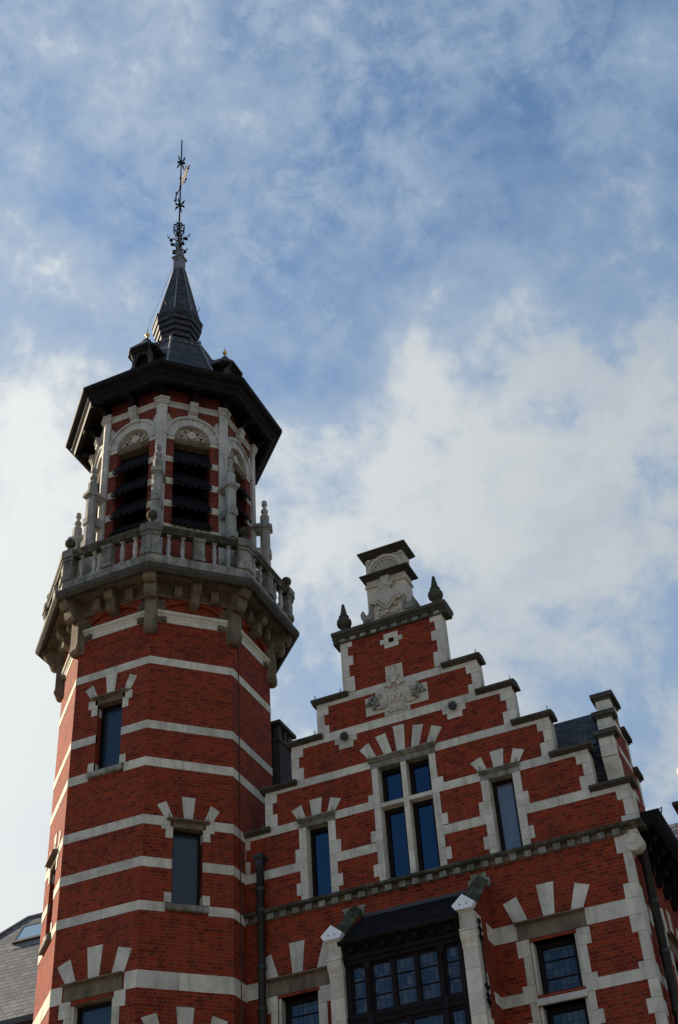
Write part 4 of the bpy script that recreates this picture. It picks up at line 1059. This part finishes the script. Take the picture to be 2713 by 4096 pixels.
    # slate louvres with scalloped edges
    for k, zb in enumerate((22.30, 21.63, 20.97, 20.46)):
        b = MB(F_); zt_ = zb+.60; wt, wb = .425, .455
        yb_, yt = (-.13, .24)
        if k == 3: zt_ = zb+.48
        b.poly([(-wb, yb_, zb), (wb, yb_, zb), (wt, yt, zt_), (-wt, yt, zt_)], uv=[(0, 0), (.9, 0), (.88, .7), (.02, .7)])
        b.poly([(-wb, yb_, zb-.035), (-wt, yt, zt_-.035), (wt, yt, zt_-.035), (wb, yb_, zb-.035)])
        b.poly([(-wb, yb_, zb-.035), (wb, yb_, zb-.035), (wb, yb_, zb), (-wb, yb_, zb)])
        for s in (-1, 1):
            q_ = [(s*wb, yb_, zb-.035), (s*wb, yb_, zb), (s*wt, yt, zt_), (s*wt, yt, zt_-.035)]; b.poly(q_ if s < 0 else q_[::-1])
        lv = b.build('louvre', SLATEL, bel)
        b = MB(F_)
        for j in range(6):
            x = -wb+.07+j*(2*wb-.14)/5; b.prism(arcpts(x, zb-.035, .068, 180, 360, 8), yb_+.012, yb_+.03)
        b.build('scalloped_edge', WOOD, lv)
for ca in CORN:
    F_ = CF(ca)
    def pil(r, k, d): return [(-k*cs, -(r-k*sn)), (0, -r), (k*cs, -(r-k*sn)), (k*cs-d*sn, -(r-k*sn-d*cs)), (-k*cs+d*sn, -(r-k*sn-d*cs))]
    b = MB(F_); zz = 18.8
    for z1 in (19.5, 20.1, 20.8, 21.5, 22.05, 22.6, 23.0, 23.35, 23.75, 24.02): b.plan(pil(2.02, .138, .09), zz+.003, z1-.002); zz = z1
    b.plan(pil(2.05, .175, .1), 24.02, 24.07); b.plan(pil(2.07, .19, .12), 24.072, 24.13); b.plan(pil(2.10, .21, .13), 24.132, 24.20)
    b.build('pilaster', STONEQ, bel)
    # free standing pinnacle tied back by three collars
    o8 = lambda r, R_=.125: [(R_*math.cos(R(22.5+45*k)), -r+R_*math.sin(R(22.5+45*k))) for k in range(8)]
    pr = 2.225
    b = MB(F_); b.plan(o8(pr), 18.8, 21.76)
    for z0, z1 in ((21.50, 21.75), (20.76, 21.02), (20.10, 20.36), (19.3, 19.56)):
        def col_(d): return [(-.10-d, -1.93), (-.10-d, -(pr-.03)), (-.07-d, -(pr+.12+d)), (.07+d, -(pr+.12+d)), (.10+d, -(pr-.03)), (.10+d, -1.93)]
        if z1 > 21.7:
            b.plan(col_(.0), z0, z0+.04); b.plan(col_(.025), z0+.04, z0+.08); b.plan(col_(.055), z0+.08, z0+.17); b.plan(col_(.055), z0+.17, z1, top=col_(-.02))
        else: b.plan(col_(.02), z0, z0+.17); b.plan(col_(.02), z0+.17, z1, top=col_(-.02))
    b.plan(o8(pr, .115), 21.75, 21.99); b.plan(o8(pr, .115), 21.99, 22.03, top=o8(pr, .08))
    b.lathe([(.05, 22.02), (.055, 22.05), (.05, 22.07), (.075, 22.10), (.088, 22.14), (.085, 22.18), (.06, 22.205), (.045, 22.24), (.04, 22.31), (.05, 22.335), (.07, 22.345), (.07, 22.365), (.052, 22.375), (.064, 22.41), (.064, 22.44), (.045, 22.475), (0, 22.485)], (0, -pr), 14)
    b.build('pinnacle', STONEP, bel)

# ---- eaves, roof, dormers, lantern, spire
ea = octmb([(1.86, 24.56), (2.30, 24.54), (2.31, 24.42), (2.37, 24.41), (2.38, 24.36), (2.47, 24.37), (2.49, 24.47), (2.56, 24.54), (2.58, 24.60), (2.67, 24.64), (2.715, 24.68), (2.72, 24.79), (2.69, 24.81), (2.55, 24.79)]).build('eaves', WOOD, tower)
for k in range(16):
    ca = -67.5+22.5*k; F_ = CF(ca); b = MB(F_)
    rw = 2.0 if k % 2 == 0 else 1.90
    sc_ = 1.0 if k % 2 == 0 else .925
    P = [(rw-.16, 24.17), (rw+.05, 24.17), (rw+.07, 24.24), (rw+.12, 24.32), (rw+.20, 24.37), (2.30*sc_, 24.375), (2.33*sc_, 24.31), (2.39*sc_, 24.29), (2.43*sc_, 24.32), (2.44*sc_, 24.40), (2.42*sc_, 24.58), (rw-.16, 24.58)]
    b.side([(-r_, z_) for r_, z_ in P], -.07, .07); b.build('eaves_bracket', WOOD, ea)
rp = [(2.56, 24.795), (2.25, 24.95), (1.95, 25.2), (1.75, 25.5), (1.50, 25.98), (1.22, 26.70), (1.0, 27.27)]
tr = octmb(rp).build('roof', SLATE, tower)
b = octmb([(1.0, 27.265), (1.015, 27.27), (.985, 27.36), (1.005, 27.37), (.985, 27.43), (.80, 27.50), (.45, 27.56)]); b.build('lead_flashing', LEADD, tr)
b = MB(AX)
for ca in CORN:
    e = (math.cos(R(ca)), math.sin(R(ca)))
    b.tube([(r_*e[0]*1.005, r_*e[1]*1.005, z_) for r_, z_ in rp[1:]+[(.99, 27.45)]], .035, 6)
b.build('hip_rolls', LEAD, tr)
b = MB(AX)
for dg_ in FACES:
    F_ = TF(dg_, 1.0*math.cos(R(22.5))); t = MB(F_)
    for j in range(5): x = -.34+j*.17; t.prism([(x-.085, 27.285), (x+.085, 27.285), (x, 27.345)], -.012, .05)
    n0 = len(b.v); b.v += t.v; b.f += [[i+n0 for i in f] for f in t.f]; b.uv += t.uv; b.var += t.var; b.sm += t.sm
b.parts('zigzag_slate', LEAD, tr)
prof = [(.37, 27.5), (.37, 27.66)]; r_, z_ = .37, 27.66
for k in range(6): prof += [(r_+.045, z_+.005), (r_+.055, z_+.14)]; prof += [(r_+.02, z_+.178)]; r_ += .0485; z_ += .178
prof += [(.66, z_), (.665, z_+.06), (.69, z_+.075), (.69, z_+.15), (.655, z_+.165), (.60, z_+.17)]
zl = z_+.165
lan = octmb(prof).build('lantern', SLATE, tower)
spz = [(.615, zl), (.165, 31.15)]
spr = octmb(spz).build('spire', SLATE, tower)
b = MB(AX)
for ca in CORN:
    e = (math.cos(R(ca)), math.sin(R(ca))); b.tube([(r_*e[0]*1.01, r_*e[1]*1.01, z_) for r_, z_ in spz], .02, 6)
for ca in (-90, -45, 0, 180):
    for zz_, rr_ in ((29.15, .60),):
        e = Vector((math.cos(R(ca)), math.sin(R(ca)), 0)); p0 = e*(rr_*.93)+Vector((0, 0, zz_))
        b.tube([p0, p0+e*.05+Vector((0, 0, -.03)), p0+e*.10+Vector((0, 0, .0)), p0+e*.11+Vector((0, 0, .12))], .009, 6)
b.build('spire_hips', LEAD, spr)
b = MB(AX)
sq = lambda h: [(-h, -h), (h, -h), (h, h), (-h, h)]
b.plan(sq(.135), 31.10, 31.20, top=sq(.125)); b.plan(sq(.122), 31.20, 31.63); b.plan(sq(.122), 31.63, 31.645, top=sq(.165)); b.plan(sq(.165), 31.645, 31.69, top=sq(.16)); b.plan(sq(.09), 31.69, 31.98)
b.plan(sq(.055), 31.98, 32.85, top=sq(.032))
b.plan(arcpts(-.0, -.122, .0, 0, 1, 1)+[(0.01, -.12)], 31.5, 31.51) if False else None
b.build('spire_cap', LEAD, spr)
b = MB(AX); b.prism(arcpts(-.02, 31.52, .028, 0, 360, 10), -.126, -.11); b.build('cap_hole_shade', VOID, spr)  # black disc on the cap, painted as the shade of a hole
for dg_ in (-90, 0, 90, 180):
    F_ = TF(dg_, 0)                                     # local y = -distance from the axis
    b = MB(F_); 
    for s in (-1, 1):
        q_ = [(s*.24, -1.0, 25.3), (s*.24, -1.62, 25.3), (s*.24, -1.62, 26.36), (s*.24, -1.0, 26.36)]; b.poly(q_ if s > 0 else q_[::-1]); 
    b.poly([(-.24, -1.50, 25.3), (.24, -1.50, 25.3), (.24, -1.50, 26.36), (-.24, -1.50, 26.36)])
    dm = b.build('dormer', SLATEL, tower)
    b = MB(F_)
    for s in (-1, 1):
        x0, x1 = sorted((s*.19, s*.27)); b.box(x0, x1, -1.66, -1.56, 25.4, 26.36)
        b.tube([(s*.20, -1.62, 26.05), (s*.15, -1.64, 26.2), (s*.05, -1.66, 26.30)], .028, 6)
        b.tube([(s*.23, -1.64, 26.12), (s*.25, -1.72, 26.25), (s*.27, -1.78, 26.36)], .028, 6)
    b.box(-.27, .27, -1.64, -1.56, 26.25, 26.36); b.box(-.19, .19, -1.60, -1.52, 25.86, 25.90); b.build('dormer_posts', plain('brown_timber', (.045, .034, .026), .7) if 'brown_timber' not in bpy.data.materials else bpy.data.materials['brown_timber'], dm)
    b = MB(F_)
    ev_ = [(-.43, -1.0), (-.43, -1.62), (-.25, -1.83), (.25, -1.83), (.43, -1.62), (.43, -1.0)]
    mid_ = [(-.20, -1.0), (-.20, -1.50), (-.11, -1.63), (.11, -1.63), (.20, -1.50), (.20, -1.0)]
    tp = [(-.05, -1.0), (-.03, -1.44), (-.02, -1.47), (.02, -1.47), (.03, -1.44), (.05, -1.0)]
    for A_, za, B_, zb in ((ev_, 26.42, mid_, 26.72), (mid_, 26.72, tp, 26.95)):
        for i in range(5): b.poly([(*A_[i], za), (*A_[i+1], za), (*B_[i+1], zb), (*B_[i], zb)])
    b.poly([(x, y, 26.36) for x, y in ev_[::-1]][::-1] if False else [(x, y, 26.36) for x, y in ev_])
    for i in range(5): b.poly([(*ev_[i], 26.36), (*ev_[i+1], 26.36), (*ev_[i+1], 26.42), (*ev_[i], 26.42)])
    b.build('dormer_roof', SLATE, dm)
    b = MB(F_); b.lathe([(.12, 26.86), (.06, 26.95), (.03, 27.02), (.022, 27.06)], (0, -1.45), 10); b.build('dormer_knob', LEAD, dm)
    b = MB(F_); b.lathe([(.022, 27.05), (.03, 27.065), (.018, 27.075), (.03, 27.085)], (0, -1.45), 10); b.ball((0, -1.45, 27.125), .058, 14); b.lathe([(.026, 27.175), (.016, 27.19), (.024, 27.20), (.012, 27.22), (.003, 27.37), (0, 27.372)], (0, -1.45), 8); b.build('gilded_finial', GOLD, dm)

# ---- weather vane and wrought iron on the spire
AXV = AX @ Matrix.Translation((-.036, -.022, 0))
b = MB(AXV); b.tube([(0, 0, 32.7), (0, 0, 37.37)], .026, 8, taper=.018); vane = b.build('weather_vane', IRON, tower, 'tall iron weather vane with scrolls and a pale flag on the spire')
def cross_scroll(z, r, flip, ph):
    b = MB(AXV)
    for k in range(4):
        a = R(ph+90*k); ex = Vector((math.cos(a), math.sin(a), 0)); U_ = Vector((0, 0, 1))
        f = lambda u, v: ex*u+U_*(z+v)
        for sg_ in (1, -1):
            if sg_ == flip or True:
                b.tube([f(.02, 0), f(.05, .06*sg_), f(.10, .11*sg_), f(.13, .15*sg_)], .013, 6, taper=.016)
                b.tube([f(x, zz*sg_) for x, zz in [(.02, .02), (.07, .03), (.11, .05), (.135, .09), (.11, .115), (.085, .09), (.10, .07)]], .013, 6)
                b.ball(f(.105, .09*sg_), .026, 8)
            b.ball(f(.135, .155*sg_), .02, 8)
    b.ball((0, 0, z), .045, 10)
    return b.build('iron_scrolls', IRON, vane)
cross_scroll(36.20, 1, 1, -95); cross_scroll(34.12, 1, 1, -80)
# the arm: its tail low at the left, the flag at the right
va = Vector((.72, -.63, 0)).normalized(); va = Vector((.64, -.56, 0)).normalized()
b = MB(AXV)
zv = 35.0
f = lambda u, v, w=0: va*u+Vector((0, 0, zv+v))+Vector((-va.y, va.x, 0))*w
b.tube([f(-.52, -.02), f(-.40, .03), (f(-.25, .0)), f(-.1, -.02), f(0, 0), f(.16, .02), f(.78, .02)], .017, 7)
for u, s in ((-.42, 1), (-.42, -1)):
    b.tube([f(u+x, s*zz) for x, zz in [(0, .02), (.05, .09), (.07, .16), (.03, .21), (-.02, .18), (.0, .14)]], .014, 6)
    b.ball(f(-.38, s*.2), .03, 8)
b.ball(f(-.53, -.02), .03, 8); b.ball(f(.70, .02), .035, 8); b.ball(f(.80, .02), .024, 8)
for u, v in ((.45, .33), (.45, -.28)):
    b.tube([f(.45, v*.5), f(.46, v), f(.50, v*1.15), f(.53, v*1.0)], .014, 6); b.ball(f(.53, v), .028, 8); b.ball(f(.40, v), .024, 8)
b.ball((0, 0, zv+.42), .04, 8); b.ball((0, 0, zv), .04, 8)
b.build('vane_arm', IRON, vane)
b = MB(AXV)
fs = .85
fl = [(.08, -.10), (.18, -.20), (.30, -.18), (.42, -.24), (.56, -.17), (.66, -.12), (.70, .02), (.66, .14), (.60, .24), (.46, .22), (.36, .30), (.26, .22), (.14, .28), (.05, .18)]
A_ = [f(.05+u*.92, v*.95+.03, .008) for u, v in fl]; B_ = [f(.05+u*.92, v*.95+.03, -.008) for u, v in fl]
b.poly(A_); b.poly(B_[::-1])
for i in range(len(fl)): j = (i+1) % len(fl); b.poly([A_[i], B_[i], B_[j], A_[j]])
b.build('vane_flag', SILVER, vane)
b = MB(AXV)                                              # open crown and flower scrolls at the foot of the pole
for zz_, rr_ in ((32.82, .125), (33.08, .15)): b.tube([(rr_*math.cos(R(15*k)), rr_*math.sin(R(15*k)), zz_) for k in range(25)], .016, 6)
for k in range(8):
    a = R(45*k+10); e = Vector((math.cos(a), math.sin(a), 0))
    b.tube([e*.125+Vector((0, 0, 32.82)), e*.17+Vector((0, 0, 32.96)), e*.15+Vector((0, 0, 33.09)), e*.08+Vector((0, 0, 33.15)), Vector((0, 0, 33.17))], .013, 6)
    b.ball(e*.155+Vector((0, 0, 33.12)), .022, 7)
for k in range(4):
    for zz_, ph, rr_ in ((32.55, 20, .30), (32.17, -25, .28)):
        a = R(90*k+ph); e = Vector((math.cos(a), math.sin(a), 0)); U_ = Vector((0, 0, 1)); g_ = lambda u, v: e*u+U_*(zz_+v)
        b.tube([g_(.05, -.12), g_(.09, -.02), g_(.15, .04), g_(.22, .03), g_(.25, -.03), g_(.21, -.07), g_(.18, -.03)], .02, 6)
        b.ball(g_(.22, -.02), .05, 10)
        b.tube([g_(.05, .02), g_(.10, .12), g_(.06, .18), g_(.035, .12)], .016, 6); b.tube([g_(.22, .03), g_(rr_, .14)], .011, 5)
        for d in (-.05, 0, .05): b.tube([g_(rr_-.02, .10), g_(rr_+.02+abs(d)*.2, .14+d), g_(rr_+.03, .17+d*1.6)], .012, 5, taper=.004)
        b.tube([g_(.05, -.15), g_(.12, -.20), g_(.15, -.26)], .016, 6); b.ball(g_(.145, -.25), .034, 8)
b.build('iron_crown', IRON, vane)
b = MB(AX)
lc = [(.05, -.17, 31.7), (-.14, -.18, 31.6), (-.165, -.20, 31.2), (-.50, -.62, 29.1), (-.56, -.52, 28.8), (-.48, -.43, 27.9), (-.5, -.95, 27.4)]
b.tube([Vector(p_) for p_ in [(-.14, -.10, 31.7), (-.20, -.09, 31.2), (-.42, -.25, 30.0), (-.68, -.33, 28.98), (-.70, -.35, 28.7), (-.52, -.27, 27.7)]], .004, 5)
b.build('lightning_wire', PIPE, tower)
F_ = TF(0, AP); b = MB(F_); b.tube([(-.62, -.02, Z0), (-.62, -.02, 17.5)], .009, 5); b.build('lightning_wire', PIPE, tower)

# ================================================================== slate roofed house at the left
lh = thing('slate_roofed_house', 'house with a hipped grey slate roof and a skylight, behind the tower at the left', 'house', (-12.5, 7, 0))
k_ = 1.546
rz = lambda y: 13.05+k_*(y-3.6)
b = MB(); xl = -14.55
pl = [(xl-1.3, 3.6, 13.05), (-6.5, 3.6, 13.05), (-6.5, 6.0, 16.76), (-13.277, 6.0, 16.76), (-13.936, 5.726, 16.336)]
ln = lambda y: (y-3.6)*math.hypot(1, k_)
pl = [(-16.8, 3.6, 13.05), (-6.5, 3.6, 13.05), (-6.5, 6.0, 16.76), (-13.277, 6.0, 16.76)]
# hip line continues from the ridge end through the surveyed point
hx = -13.277-(6.0-3.6)*(13.936-13.277)/(6.006-5.726); pl[0] = (hx, 3.6, 13.05)
b.poly(pl, uv=[(x, ln(y)) for x, y, z in pl])
b.poly([(hx, 3.6, 13.05), (-13.277, 6.0, 16.76), (hx, 8.4, 13.05)], uv=[(0, 0), (2.4, 5), (4.8, 0)])
b.poly([(-6.5, 8.4, 13.05), (hx, 8.4, 13.05), (-13.277, 6.0, 16.76), (-6.5, 6.0, 16.76)]); b.poly([(-6.5, 3.6, 13.05), (-6.5, 8.4, 13.05), (-6.5, 6.0, 16.76)])
lr = b.build('roof', SLATEG, lh)
b = MB(); b.tube([(hx, 3.6, 13.05), (-13.277, 6.0, 16.78), (-6.5, 6.0, 16.78)], .05, 6); b.build('ridge_lead', LEAD, lr)
b = MB(); b.box(hx+.2, -6.5, 3.8, 8.2, 0, 13.02); b.build('wall', BRICK, lh)
b = MB(); b.box(hx-.1, -6.5, 3.42, 3.62, 12.86, 13.0); b.build('gutter', LEADD, lh)
nrm = Vector((0, -k_, 1)).normalized(); upv = Vector((0, 1, k_)).normalized()
def rp_(x, y, o=0): return Vector((x, y, rz(y)))+nrm*o
x0, x1, y0, y1 = -13.17, -12.05, 5.345, 5.75
b = MB()
for (xa, xb, ya, yb) in ((x0, x1, y0, y0+.05), (x0, x1, y1-.04, y1), (x0, x0+.06, y0+.05, y1-.04), (x1-.06, x1, y0+.05, y1-.04)):
    T = [rp_(xa, ya, .10), rp_(xb, ya, .10), rp_(xb, yb, .10), rp_(xa, yb, .10)]; B0 = [rp_(xa, ya, -.02), rp_(xb, ya, -.02), rp_(xb, yb, -.02), rp_(xa, yb, -.02)]
    b.poly(T)
    for i in range(4): j = (i+1) % 4; b.poly([B0[i], B0[j], T[j], T[i]])
sk = b.build('skylight', LEADD, lh)
b = MB(); b.poly([rp_(x0+.05, y0+.04, .085), rp_(x1-.05, y0+.04, .085), rp_(x1-.05, y1-.03, .085), rp_(x0+.05, y1-.03, .085)]); b.build('pane', GLASSB, sk)
b = MB(); b.poly([rp_(x0-.02, y0-.10, .012), rp_(x1+.02, y0-.10, .012), rp_(x1+.02, y0, .03), rp_(x0-.02, y0, .03)]); b.build('flashing', LEAD, sk)

# ================================================================== next house far right
nh = thing('neighbouring_house', 'far house with slate roof and stone ball on its gable at the right edge', 'house', (7, 10, 0))
b = MB(); b.box(3.0, 10.5, 8.4, 14, 0, 13.2); b.box(4.12, 6.6, 8.05, 8.35, 13.2, 16.36); b.build('wall', BRICK, nh)
b = MB(); b.poly([(2.6, 8.2, 13.0), (10.8, 8.2, 13.0), (10.8, 10.6, 17.2), (2.6, 10.6, 17.2)], uv=[(0, 0), (8, 0), (8, 4.8), (0, 4.8)]); b.poly([(2.6, 13.0, 13.0), (2.6, 10.6, 17.2), (10.8, 10.6, 17.2), (10.8, 13.0, 13.0)]); b.poly([(2.6, 8.2, 13), (2.6, 10.6, 17.2), (2.6, 13, 13)])
b.build('roof', SLATEG, nh)
b = MB(); b.plan([(4.0, 7.92), (6.75, 7.92), (6.75, 8.48), (4.0, 8.48)], 16.30, 16.36); b.plan([(3.92, 7.85), (6.83, 7.85), (6.83, 8.55), (3.92, 8.55)], 16.36, 16.45); b.build('cornice', STONEC, nh)
b = MB(); b.box(4.12, 4.56, 8.02, 8.38, 16.45, 16.62); b.lathe([(.17, 16.62), (.21, 16.70), (.235, 16.85), (.20, 17.0), (.15, 17.05), (.20, 17.06), (.20, 17.09), (.09, 17.12), (.07, 17.18)], (4.33, 8.2), 18); b.ball((4.33, 8.2, 17.33), .165, 18); b.build('ball_finial', STONE, nh)
